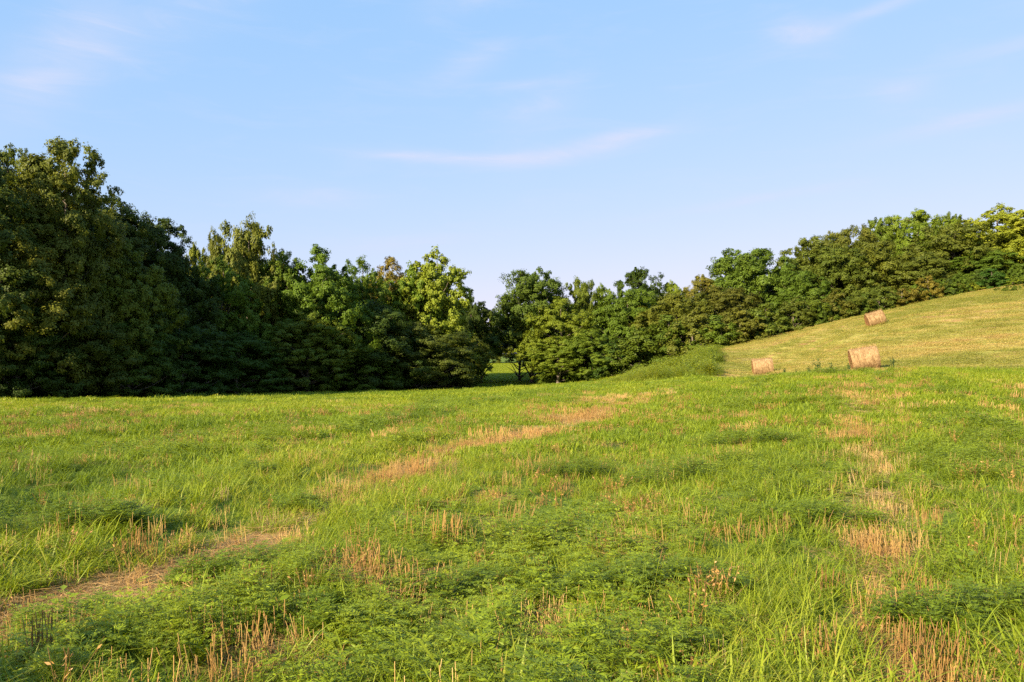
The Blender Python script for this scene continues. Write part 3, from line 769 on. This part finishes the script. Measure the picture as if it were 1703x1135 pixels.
GL = 'trees of the dark wood on the left'; GR = 'trees of the wood behind the hay hill'; GM = 'trees round the gap in the tree line'
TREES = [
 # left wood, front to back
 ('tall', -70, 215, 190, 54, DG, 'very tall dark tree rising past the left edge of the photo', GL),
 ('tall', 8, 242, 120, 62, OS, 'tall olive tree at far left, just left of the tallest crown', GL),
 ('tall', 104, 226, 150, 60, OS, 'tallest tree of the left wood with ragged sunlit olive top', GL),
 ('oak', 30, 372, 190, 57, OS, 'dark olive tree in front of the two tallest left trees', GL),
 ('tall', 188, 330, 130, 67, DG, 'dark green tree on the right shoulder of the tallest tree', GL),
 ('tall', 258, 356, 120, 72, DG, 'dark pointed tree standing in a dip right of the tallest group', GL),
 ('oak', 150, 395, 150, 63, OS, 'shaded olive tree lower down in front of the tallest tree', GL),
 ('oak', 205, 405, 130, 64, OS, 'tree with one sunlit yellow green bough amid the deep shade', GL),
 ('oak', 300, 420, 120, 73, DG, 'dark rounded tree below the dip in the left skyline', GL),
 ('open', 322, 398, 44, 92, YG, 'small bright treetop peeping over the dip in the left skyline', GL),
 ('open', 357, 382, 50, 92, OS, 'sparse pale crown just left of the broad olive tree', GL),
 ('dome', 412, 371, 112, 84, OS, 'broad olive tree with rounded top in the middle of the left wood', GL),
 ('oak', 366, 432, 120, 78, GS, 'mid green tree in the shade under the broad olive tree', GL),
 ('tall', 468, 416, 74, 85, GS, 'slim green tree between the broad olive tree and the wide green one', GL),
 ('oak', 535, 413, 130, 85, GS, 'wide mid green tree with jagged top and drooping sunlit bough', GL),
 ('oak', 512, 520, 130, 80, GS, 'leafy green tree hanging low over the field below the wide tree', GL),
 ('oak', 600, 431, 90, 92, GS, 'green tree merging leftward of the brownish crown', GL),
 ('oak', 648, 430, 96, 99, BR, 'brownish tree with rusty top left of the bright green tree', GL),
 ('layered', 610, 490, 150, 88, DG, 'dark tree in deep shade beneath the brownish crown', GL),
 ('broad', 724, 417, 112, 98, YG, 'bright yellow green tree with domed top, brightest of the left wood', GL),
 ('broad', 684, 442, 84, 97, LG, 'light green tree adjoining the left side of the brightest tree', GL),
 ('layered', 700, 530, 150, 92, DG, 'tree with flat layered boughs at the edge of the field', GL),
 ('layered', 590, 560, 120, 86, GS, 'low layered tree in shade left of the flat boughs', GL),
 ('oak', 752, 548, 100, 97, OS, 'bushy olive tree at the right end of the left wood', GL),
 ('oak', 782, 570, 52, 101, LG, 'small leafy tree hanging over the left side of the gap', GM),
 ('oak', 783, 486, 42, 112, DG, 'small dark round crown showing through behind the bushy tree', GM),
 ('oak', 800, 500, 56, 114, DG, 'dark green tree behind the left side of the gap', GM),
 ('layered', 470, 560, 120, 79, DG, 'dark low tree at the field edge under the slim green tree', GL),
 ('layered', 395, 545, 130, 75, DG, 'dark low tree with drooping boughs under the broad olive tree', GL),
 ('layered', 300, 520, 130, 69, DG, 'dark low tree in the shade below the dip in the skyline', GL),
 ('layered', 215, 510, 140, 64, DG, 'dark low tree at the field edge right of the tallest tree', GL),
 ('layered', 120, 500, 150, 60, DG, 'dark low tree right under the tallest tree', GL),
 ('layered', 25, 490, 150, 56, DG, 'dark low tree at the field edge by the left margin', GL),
 # around the gap
 ('dome', 886, 451, 124, 110, (.066, .105, .014), 'large dark round tree standing right of the gap', GM),
 ('open', 866, 536, 64, 118, DG, 'dark tree reaching over the gap in the tree line', GM),
 ('oak', 934, 496, 104, 104, LG, 'bright green tree in front of the large dark round tree', GM),
 ('oak', 928, 560, 84, 101, LG, 'low sunlit tree with visible trunks beside the gap', GM),
 ('dome', 966, 465, 66, 112, MG, 'dark green dome left of the pale twin crown', GM),
 ('open', 1003, 474, 52, 112, LG, 'pale green crown right of the dark green dome', GM),
 ('oak', 985, 545, 90, 100, LG, 'light green tree at the foot of the pale crown', GM),
 ('open', 1064, 441, 76, 114, DG, 'dark open tree with two lobes standing above its neighbours', GR),
 ('dome', 1045, 482, 110, 106, MG, 'full mid green tree under the two lobed crown', GR),
 ('open', 1120, 468, 44, 112, LG, 'small pale treetop just right of the two lobed crown', GR),
 ('open', 1166, 454, 56, 110, BR, 'thin brownish tree left of the big olive dome', GR),
 ('dome', 1125, 488, 118, 102, RB, 'brownish olive tree between the two lobed crown and the olive dome', GR),
 ('dome', 1250, 413, 145, 112, OL, 'big smooth olive dome in the middle of the right wood', GR),
 ('open', 1305, 424, 24, 116, MG, 'tiny lone treetop right of the big olive dome', GR),
 ('dome', 1203, 478, 120, 104, RB, 'brownish olive tree in front of the big olive dome', GR),
 ('dome', 1352, 396, 108, 116, OL, 'olive tree at the left shoulder of the high canopy', GR),
 ('dome', 1412, 380, 100, 118, OL, 'olive tree second from the left on the high canopy skyline', GR),
 ('dome', 1468, 361, 80, 122, MG, 'green tree with knobbly top left of the light green tree', GR),
 ('open', 1530, 344, 92, 121, (.15, .21, .02), 'light green open tree highest on the canopy skyline', GR),
 ('dome', 1535, 372, 84, 117, (.14, .20, .02), 'leafy light green tree just below the highest open crown', GR),
 ('dome', 1590, 357, 70, 124, MG, 'dark green treetop right of the light green tree', GR),
 ('broad', 1665, 341, 110, 112, YG, 'bright yellow green tree near the right edge of the photo', GR),
 ('broad', 1738, 336, 120, 110, YG, 'bright yellow green tree cut by the right edge', GR),
 ('dome', 1385, 412, 120, 110, RB, 'large brown olive tree in front of the high canopy, left one', GR),
 ('dome', 1460, 400, 120, 111, RB, 'large brown olive tree in the centre of the high canopy', GR),
 ('dome', 1590, 376, 130, 112, RB, 'large brown olive tree with bare twigs right of the light green tree', GR),
 ('dome', 1530, 425, 110, 108, RB, 'dark brown olive tree beneath the light green tree', GR),
 ('dome', 1640, 420, 110, 108, MG, 'green tree below the yellow green tree near the right edge', GR),
 ('dome', 1330, 450, 90, 106, MG, 'green tree under the left shoulder of the high canopy', GR),
]
LIFT = {'dark tree reaching over the gap in the tree line': .42, 'large dark round tree standing right of the gap': .16, 'low sunlit tree with visible trunks beside the gap': .14,
        'small leafy tree hanging over the left side of the gap': .12, 'dark green tree behind the left side of the gap': .3}
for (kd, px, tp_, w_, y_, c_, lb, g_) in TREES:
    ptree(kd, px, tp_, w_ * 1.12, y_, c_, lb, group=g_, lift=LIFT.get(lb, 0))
YOUNG = [
 (1065, 545, 90, 96, MG, 'dense young tree at the field edge left of the weed mound'),
 (1020, 560, 80, 98, DG, 'dark young tree at the field edge below the pale crown'),
 (1110, 520, 90, 95, MG, 'young tree behind the left slope of the weed mound'),
 (1150, 512, 90, 94, OL, 'olive young tree just behind the top of the weed mound'),
 (1190, 520, 80, 93, MG, 'green young tree where the hill ridge meets the weed mound'),
 (1232, 508, 90, 94, RB, 'brownish young tree on the ridge right of the weed mound'),
 (1275, 500, 80, 95, OL, 'olive young tree on the ridge above the left hay bale'),
 (1318, 492, 70, 96, RB, 'brownish young tree on the ridge under the canopy shoulder'),
 (1352, 488, 60, 97, MG, 'small green sapling on the ridge left of the top bale'),
 (1388, 480, 66, 98, RB, 'rusty tinged sapling on the ridge left of the top bale'),
 (1425, 484, 60, 98, OL, 'round sapling on the ridge nearly above the top bale'),
 (1462, 470, 64, 99, OL, 'taller sapling on the ridge just above the top bale'),
 (1502, 476, 60, 99, BR, 'tan tinged sapling on the ridge right of the top bale'),
 (1543, 455, 52, 100, BR, 'pale pointed sapling standing alone before the dark canopy'),
 (1585, 462, 60, 101, OL, 'sapling right of the pale pointed sapling'),
 (1618, 466, 44, 101, YG, 'small yellow green bush on the ridge'),
 (1650, 443, 52, 101, (.055, .115, .014), 'deep green rounded bush near the right end of the ridge'),
 (1688, 455, 50, 100, LG, 'light green bush at the right end of the ridge'),
]
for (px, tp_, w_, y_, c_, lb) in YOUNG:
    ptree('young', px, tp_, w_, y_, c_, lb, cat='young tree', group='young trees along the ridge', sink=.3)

# wood behind: a mass nobody could count
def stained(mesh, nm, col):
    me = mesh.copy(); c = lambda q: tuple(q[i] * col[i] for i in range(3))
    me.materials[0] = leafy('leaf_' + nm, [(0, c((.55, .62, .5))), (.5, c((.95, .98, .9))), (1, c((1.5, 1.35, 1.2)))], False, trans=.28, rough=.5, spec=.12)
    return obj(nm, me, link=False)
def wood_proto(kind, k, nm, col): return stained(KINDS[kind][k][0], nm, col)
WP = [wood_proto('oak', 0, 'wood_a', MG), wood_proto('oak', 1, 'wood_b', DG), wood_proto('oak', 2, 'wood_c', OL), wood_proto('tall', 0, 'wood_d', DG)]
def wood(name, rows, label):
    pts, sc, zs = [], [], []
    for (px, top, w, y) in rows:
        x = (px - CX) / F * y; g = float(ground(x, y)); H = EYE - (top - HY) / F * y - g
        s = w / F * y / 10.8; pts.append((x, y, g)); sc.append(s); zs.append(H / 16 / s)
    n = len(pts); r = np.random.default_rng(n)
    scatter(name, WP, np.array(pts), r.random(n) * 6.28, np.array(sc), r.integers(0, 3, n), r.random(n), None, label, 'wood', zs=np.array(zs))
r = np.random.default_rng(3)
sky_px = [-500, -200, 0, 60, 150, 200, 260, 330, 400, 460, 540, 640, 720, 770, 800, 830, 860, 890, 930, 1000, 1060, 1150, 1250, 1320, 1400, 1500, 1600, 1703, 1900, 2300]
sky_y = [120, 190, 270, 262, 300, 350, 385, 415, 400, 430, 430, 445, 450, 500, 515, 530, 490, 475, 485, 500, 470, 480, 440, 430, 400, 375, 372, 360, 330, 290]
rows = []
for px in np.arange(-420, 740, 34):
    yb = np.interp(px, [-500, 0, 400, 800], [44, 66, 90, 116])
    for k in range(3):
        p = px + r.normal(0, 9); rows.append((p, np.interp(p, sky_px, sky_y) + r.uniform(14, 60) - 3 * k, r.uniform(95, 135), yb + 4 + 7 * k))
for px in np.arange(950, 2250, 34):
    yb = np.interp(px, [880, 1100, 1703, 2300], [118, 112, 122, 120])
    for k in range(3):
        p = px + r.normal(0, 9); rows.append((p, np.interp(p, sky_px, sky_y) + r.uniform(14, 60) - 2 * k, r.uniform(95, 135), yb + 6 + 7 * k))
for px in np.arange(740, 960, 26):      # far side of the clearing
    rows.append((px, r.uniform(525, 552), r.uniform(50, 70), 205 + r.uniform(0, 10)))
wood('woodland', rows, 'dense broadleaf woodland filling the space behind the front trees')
# the same tree line going on out of the frame to the left; it shades the wood
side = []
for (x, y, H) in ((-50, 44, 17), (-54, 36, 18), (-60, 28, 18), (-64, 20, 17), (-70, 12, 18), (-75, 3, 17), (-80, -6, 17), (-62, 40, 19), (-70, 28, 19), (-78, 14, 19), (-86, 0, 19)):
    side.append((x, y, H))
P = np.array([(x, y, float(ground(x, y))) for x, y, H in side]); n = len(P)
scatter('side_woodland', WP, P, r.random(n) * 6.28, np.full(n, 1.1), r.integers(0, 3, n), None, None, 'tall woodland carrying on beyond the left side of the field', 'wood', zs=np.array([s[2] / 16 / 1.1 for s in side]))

# undergrowth at the foot of the tree lines
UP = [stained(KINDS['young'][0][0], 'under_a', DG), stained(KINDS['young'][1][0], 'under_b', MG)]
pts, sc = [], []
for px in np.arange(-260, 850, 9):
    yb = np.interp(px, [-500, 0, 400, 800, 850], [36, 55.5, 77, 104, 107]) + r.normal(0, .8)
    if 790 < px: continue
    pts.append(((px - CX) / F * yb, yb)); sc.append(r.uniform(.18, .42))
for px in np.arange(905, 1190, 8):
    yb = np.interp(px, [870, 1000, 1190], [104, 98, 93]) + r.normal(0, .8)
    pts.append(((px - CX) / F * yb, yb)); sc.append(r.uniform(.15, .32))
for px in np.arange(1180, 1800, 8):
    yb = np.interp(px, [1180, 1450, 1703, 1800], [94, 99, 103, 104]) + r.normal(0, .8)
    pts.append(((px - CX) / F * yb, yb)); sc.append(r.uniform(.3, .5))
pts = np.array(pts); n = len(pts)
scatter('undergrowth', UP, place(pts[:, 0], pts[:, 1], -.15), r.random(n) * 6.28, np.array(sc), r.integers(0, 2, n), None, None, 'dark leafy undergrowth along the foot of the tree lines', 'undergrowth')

pts = []  # low dark plants added in place of a shadow across the hill
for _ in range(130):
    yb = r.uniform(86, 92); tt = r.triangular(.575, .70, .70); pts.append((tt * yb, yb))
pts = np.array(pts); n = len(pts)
scatter('hill_shade_scrub', UP, place(pts[:, 0], pts[:, 1], -.1), r.random(n) * 6.28, r.uniform(.04, .10, n), r.integers(0, 2, n), None, None, 'dark low scrub standing in for shade where the hill runs out of the photo on the right', 'scrub')

# ------------------------------------------------------------------ hay bales
def bale_mats():
    m, n, l, out = mat_base('bale_straw_side')
    tc = n.new('ShaderNodeTexCoord')
    mp = n.new('ShaderNodeMapping'); mp.inputs['Scale'].default_value = (40, 3, 3); l.new(tc.outputs['Object'], mp.inputs[0])
    mp2 = n.new('ShaderNodeMapping'); mp2.inputs['Scale'].default_value = (3, 3, 3); l.new(tc.outputs['Object'], mp2.inputs[0])
    a = n.new('ShaderNodeTexNoise'); a.inputs['Scale'].default_value = 1; a.inputs['Detail'].default_value = 5; l.new(mp.outputs[0], a.inputs[0])
    b = n.new('ShaderNodeTexNoise'); b.inputs['Scale'].default_value = 1.4; b.inputs['Detail'].default_value = 6; l.new(mp2.outputs[0], b.inputs[0])
    f = nmath(n, l, 'ADD', nmath(n, l, 'MULTIPLY', a.outputs[0], .5), nmath(n, l, 'MULTIPLY', b.outputs[0], .5))
    p = n.new('ShaderNodeBsdfPrincipled'); p.inputs['Roughness'].default_value = .8; p.inputs['Specular IOR Level'].default_value = .2
    l.new(nramp(n, l, f, [(.36, (.13, .08, .035)), (.5, (.26, .17, .078)), (.64, (.36, .26, .13))]), p.inputs['Base Color'])
    bp = n.new('ShaderNodeBump'); bp.inputs['Strength'].default_value = .8; bp.inputs['Distance'].default_value = .03; l.new(f, bp.inputs['Height']); l.new(bp.outputs[0], p.inputs['Normal'])
    l.new(p.outputs[0], out.inputs[0])
    m2, n, l, out = mat_base('bale_straw_end')
    tc = n.new('ShaderNodeTexCoord'); b = n.new('ShaderNodeTexNoise'); b.inputs['Scale'].default_value = 9; b.inputs['Detail'].default_value = 6; l.new(tc.outputs['Object'], b.inputs[0])
    p = n.new('ShaderNodeBsdfPrincipled'); p.inputs['Roughness'].default_value = .95; p.inputs['Specular IOR Level'].default_value = .1
    l.new(nramp(n, l, b.outputs[0], [(.35, (.09, .045, .02)), (.5, (.20, .10, .04)), (.68, (.30, .18, .08))]), p.inputs['Base Color'])
    l.new(p.outputs[0], out.inputs[0])
    return m, m2
M_bs, M_be = bale_mats()
M_bt = leafy('bale_loose_straw', [(0, (.12, .06, .022)), (.5, (.27, .155, .06)), (1, (.38, .25, .11))], trans=.1)
brng = np.random.default_rng(6)
def bale_meshes(L=1.6, Rb=.72):
    na, nl = 56, 26
    X, A = np.meshgrid(np.linspace(-L / 2, L / 2, nl), np.arange(na) * 2 * np.pi / na)
    rr = Rb * (1 + .018 * np.sin(A * 3 + X * 2) + .012 * np.sin(X * 24) + brng.normal(0, .007, X.shape))
    rr *= 1 - .07 * np.clip((np.abs(X) - L * .44) / (L * .06), 0, 1) ** 2
    z = np.sin(A) * rr; z = np.where(z < -Rb * .86, -Rb * .86 + (z + Rb * .86) * .3, z)       # sagged, flattened underside
    V = np.stack([X, np.cos(A) * rr, z], -1).reshape(-1, 3)
    i = np.arange(na)[:, None] * nl; i2 = (np.arange(na)[:, None] + 1) % na * nl; j = np.arange(nl - 1)[None]
    Fq = np.stack([i + j, i2 + j, i2 + j + 1, i + j + 1], -1).reshape(-1, 4)[:, ::-1]
    roll = new_mesh('roll', V, Fq, [M_bs], True)
    nr = 14
    T_, A2 = np.meshgrid(np.linspace(0.03, 1, nr), np.arange(na) * 2 * np.pi / na)
    xx = L / 2 - .035 * np.abs(np.sin((T_ * 6.5 + A2 / (2 * np.pi)) * np.pi)) - .05 * (1 - T_) + brng.normal(0, .006, T_.shape)
    z = np.sin(A2) * T_ * Rb * .94; z = np.where(z < -Rb * .86, -Rb * .86 + (z + Rb * .86) * .3, z)
    V = np.stack([xx, np.cos(A2) * T_ * Rb * .94, z], -1).reshape(-1, 3)
    i = np.arange(na)[:, None] * nr; i2 = (np.arange(na)[:, None] + 1) % na * nr; j = np.arange(nr - 1)[None]
    Fq = np.stack([i + j, i + j + 1, i2 + j + 1, i2 + j], -1).reshape(-1, 4)
    end = new_mesh('rolled_end', V, Fq, [M_be], True)
    n = 2600
    a = brng.random(n) * 2 * np.pi; x = brng.uniform(-L / 2, L / 2, n)
    nr_ = np.stack([np.zeros(n), np.cos(a), np.sin(a)], -1); c = nr_ * Rb * .995; c[:, 0] = x
    ax = np.stack([brng.normal(0, .5, n), -np.sin(a), np.cos(a)], -1) + nr_ * np.abs(brng.normal(0, .28, (n, 1)))
    c = c[c[:, 2] > -Rb * .8]; k = len(c)
    v, f = leaf_quads(c, ax[:k], nr_[:k], brng.uniform(.06, .22, k), np.full(k, .014))
    tuft = new_mesh('loose_straw', v, f, [M_bt], False, {'tint': ('FACE', brng.random(k))})
    return roll, end, tuft
B_roll, B_end, B_tuft = bale_meshes()
def bale(px, y, yaw, scale, label, roll_tilt=0., spin=0.):
    x = (px - CX) / F * y
    d = .6; ux, uy = math.cos(yaw), math.sin(yaw)
    # lies on the slope: axis follows the ground along its own direction
    sl = (float(ground(x + ux * d, y + uy * d, False)) - float(ground(x - ux * d, y - uy * d, False))) / (2 * d)
    t = bpy.data.objects.new('hay_bale', None); scene.collection.objects.link(t)
    pitch = math.atan(sl) + roll_tilt
    t.rotation_euler = Euler((0, -pitch, yaw), 'XYZ')
    t.scale = (scale,) * 3
    t.location = (x, y, float(ground(x, y)) + .72 * .90 * scale)
    o = obj('roll', B_roll, t); o.rotation_euler = (spin, 0, 0)
    a = obj('rolled_end', B_end, t)
    b = obj('rolled_end', B_end, t); b.rotation_euler = (0, 0, math.pi)
    s_ = obj('loose_straw', B_tuft, t); s_['kind'] = 'stuff'
    tag(t, label, 'hay bale', 'round hay bales on the hillside')
    return t
bale(1437, 50.5, R(-14), 1.0, 'nearest and largest round hay bale, tilted, standing at the field edge', R(6), .4)
bale(1268, 66, R(-10), .97, 'round hay bale farthest left, low at the foot of the hill', R(4), 2.0)
bale(1456, 73.5, R(-8), .92, 'round hay bale highest up the hill with its left end showing', R(4), 4.0)

# ------------------------------------------------------------------ single weeds by the bales
def copy_weed(p, x, y, s, label, group, name='tall_weed', cat='weed', yaw=0., sz=None):
    o = bpy.data.objects.new(name, p.data); scene.collection.objects.link(o)
    o.location = (x, y, float(ground(x, y))); o.scale = (s, s, sz or s); o.rotation_euler = (0, 0, yaw)
    tag(o, label, cat, group); return o
def dark_weed(seed, h):
    rr = np.random.default_rng(seed)
    n = 70
    sv, sf, st = stalks(rr, 6, .12, h * .6, h, .016, .35)
    q = sv.reshape(6, 6, 3); k = rr.integers(0, 6, n); u = rr.uniform(.3, 1.05, n)[:, None]
    c = q[k, 0] * (1 - u) + q[k, 1] * u + rr.normal(0, .05, (n, 3))
    v, f = leaf_quads(c, rr.normal(0, 1, (n, 3)), rr.normal(0, 1, (n, 3)), rr.uniform(.07, .14, n), rr.uniform(.04, .07, n))
    return proto('dark_weed', [(v, f, rr.random(n), 0), (sv, sf, st, 0)], [M_dark_weed])
DWs = [dark_weed(1, .75), dark_weed(2, .6), dark_weed(3, .9)]
for i, (px, y, s, lb) in enumerate([
    (1303, 50, .7, 'small dark weed just right of the leftmost bale'), (1345, 49.5, .8, 'dark leafed weed midway between the two lower bales'),
    (1362, 49.4, 1.15, 'tallest dark weed in the row between the two lower bales'), (1381, 49.3, .8, 'dark weed left of the nearest bale, right of the tallest weed'),
    (1411, 48.6, .8, 'dark weed against the left end of the nearest bale'), (1486, 47.5, .9, 'dark sparse weed to the right of the nearest bale'),
    (1324, 49.8, .5, 'lowest dark weed in the row between the lower bales')]):
    copy_weed(DWs[i % 3], (px - CX) / F * y, y, s, lb, 'dark weeds between the hay bales', yaw=i * 1.7)

# ------------------------------------------------------------------ conspicuous weed clumps and stalk clusters near the camera
def clump_mesh(seed, rx, ry, h, n=14):
    rr = np.random.default_rng(seed); parts = []
    for k in range(n):
        a = rr.random() * 6.28; q = math.sqrt(rr.random())
        f_ = 1 - .55 * q
        for (v, f, t, mi) in fern_weed(rr, 6, h * f_, .24, 9, .095, 6, .004):
            v = v + np.array([math.cos(a) * q * rx, math.sin(a) * q * ry, 0]); parts.append((v, f, t, mi))
    return proto('weed_clump', parts, [M_weed, M_weed])
def at_px(px, py):
    """ground point seen at a spot of the photograph"""
    y = 5.
    for _ in range(40):
        x = (px - CX) / F * y; g = float(ground(x, y)); y = y + (( EYE - g) * F / (py - HY) - y) * .5
    return (px - CX) / F * y, y
CL = [clump_mesh(1, .55, .3, .34, 18), clump_mesh(2, .3, .3, .30, 12), clump_mesh(3, .8, .4, .5, 26)]
for (px, py, k, s, yaw, lb) in [
    (25, 890, 2, 1.25, 0, 'big dark shaded weed clump at the left margin'),
    (165, 868, 1, 1.3, .5, 'dark weed clump right of the big shaded one'),
    (430, 955, 0, 1.15, .35, 'feathery bright green weed clump beside the flattened straw'),
    (365, 975, 1, .95, 1, 'low feathery weed clump left of the dry stalk bundle'),
    (500, 1035, 1, 1.0, .5, 'dark green weed clump in front of the feathery clump'),
    (780, 1000, 0, 1.2, 0, 'wide weed mound in the middle foreground with brown hollow beside it'),
    (800, 1085, 1, 1.0, 2, 'small weed clump just below the brown hollow'),
    (120, 1050, 1, 1.1, 2.2, 'weed clump near the bottom left below the flattened straw'),
    (480, 845, 1, 1.1, 0, 'weed clump against the bend of the left straw row'),
    (410, 790, 1, 1.3, 1, 'weed clump in the left field above the straw row'),
    (1240, 740, 2, 1.2, 0, 'long weed mound on the rise in the right middle distance'),
    (1120, 800, 2, 1.15, .6, 'dark edged weed mound right of the field centre'),
    (1350, 870, 0, 1.2, 0, 'weed clump left of the right straw row'),
    (1640, 1040, 0, 1.3, 0, 'broad weed clump near the right margin'),
    (1085, 980, 0, 1.1, 0, 'weed clump right of the centre foreground'),
    (940, 790, 2, .9, .3, 'weed clump in the middle of the field')]:
    x, y = at_px(px, py)
    copy_weed(CL[k], x, y, s, lb, 'feathery weed clumps in the field', 'weed_clump', 'weeds', yaw)
for (px, py, k, s, lb) in [
    (110, 1035, 0, 1.2, 'pale green leafy plant near the bottom left corner'), (1600, 975, 1, 1.1, 'leafy plant with pale leaves near the right margin'),
    (250, 830, 1, 1.3, 'leafy plant above the left straw row'), (1560, 1095, 2, 1.0, 'small leafy plant beside the tall golden stalks'),
    (460, 1040, 2, 1.2, 'broad leafed plant in front of the dark weed clump'), (1120, 720, 1, 1.8, 'leafy plant on the rise in the middle distance'),
    (870, 905, 0, 1.2, 'yellow leafed plant by the middle weed mound'), (1480, 985, 0, 1.0, 'leafy plant on the right straw row')]:
    x, y = at_px(px, py)
    copy_weed(P_leafy[k], x, y, s * 1.2, lb, 'broad leafed plants in the field', 'leafy_plant', 'plant', yaw=px * .7)
def bundle(seed, n, r_, h, lean):
    rr = np.random.default_rng(seed); v, f, t = stalks(rr, n, r_, h * .6, h, .0065, lean)
    return proto('dry_stalk_bundle', [(v, f, t, 0)], [M_straw])
BD = [bundle(1, 16, .06, .26, .22), bundle(2, 26, .12, .22, .14), bundle(3, 34, .14, .28, .18)]
for (px, py, k, s, lb) in [
    (325, 965, 0, 1.1, 'pale dry stalk bundle standing left in front of the green clump'),
    (425, 985, 1, 1.1, 'fan of straight tan stalks at the foot of the green clump'),
    (75, 1100, 0, 1.2, 'leaning dry stalks near the bottom left corner'),
    (235, 925, 2, 1.0, 'reddish dry stalks on the upper edge of the flattened straw'),
    (1545, 1110, 2, 1.1, 'tall golden stalk bundle at the bottom right'),
    (1550, 1010, 1, 1.15, 'golden stalk bundle above the tall one at the bottom right'),
    (1375, 985, 1, .95, 'short golden stalk bundle left of the right straw row'),
    (1360, 1100, 1, .95, 'brown stalk bundle low in the right foreground'),
    (1540, 880, 1, 1.2, 'orange stalk bundle along the right straw row'),
    (890, 960, 1, 1.0, 'rusty stalk bundle right of the middle weed mound'),
    (745, 900, 2, 1.1, 'pale grey stalks standing in the centre foreground'),
    (700, 790, 2, 1.5, 'dense tan stalk patch at the near end of the central stubble row'),
    (1495, 1080, 1, 1.0, 'reddish leaning stalks beside the tall golden bundle')]:
    x, y = at_px(px, py)
    copy_weed(BD[k], x, y, s, lb, 'bundles of dry stalks', 'dry_stalk_bundle', 'dry stalks', yaw=px * .37)

# saplings just outside the frame whose shade reaches into the lower left of the view
tree('young', -4.9, 1.7, 2.1, 1.5, MG, 'young tree outside the view casting shade on the lower left corner', cat='young tree', name='young_tree')
tree('young', -9.2, 6.2, 2.5, 2.4, MG, 'young tree outside the view casting shade on the left margin', cat='young tree', name='young_tree')
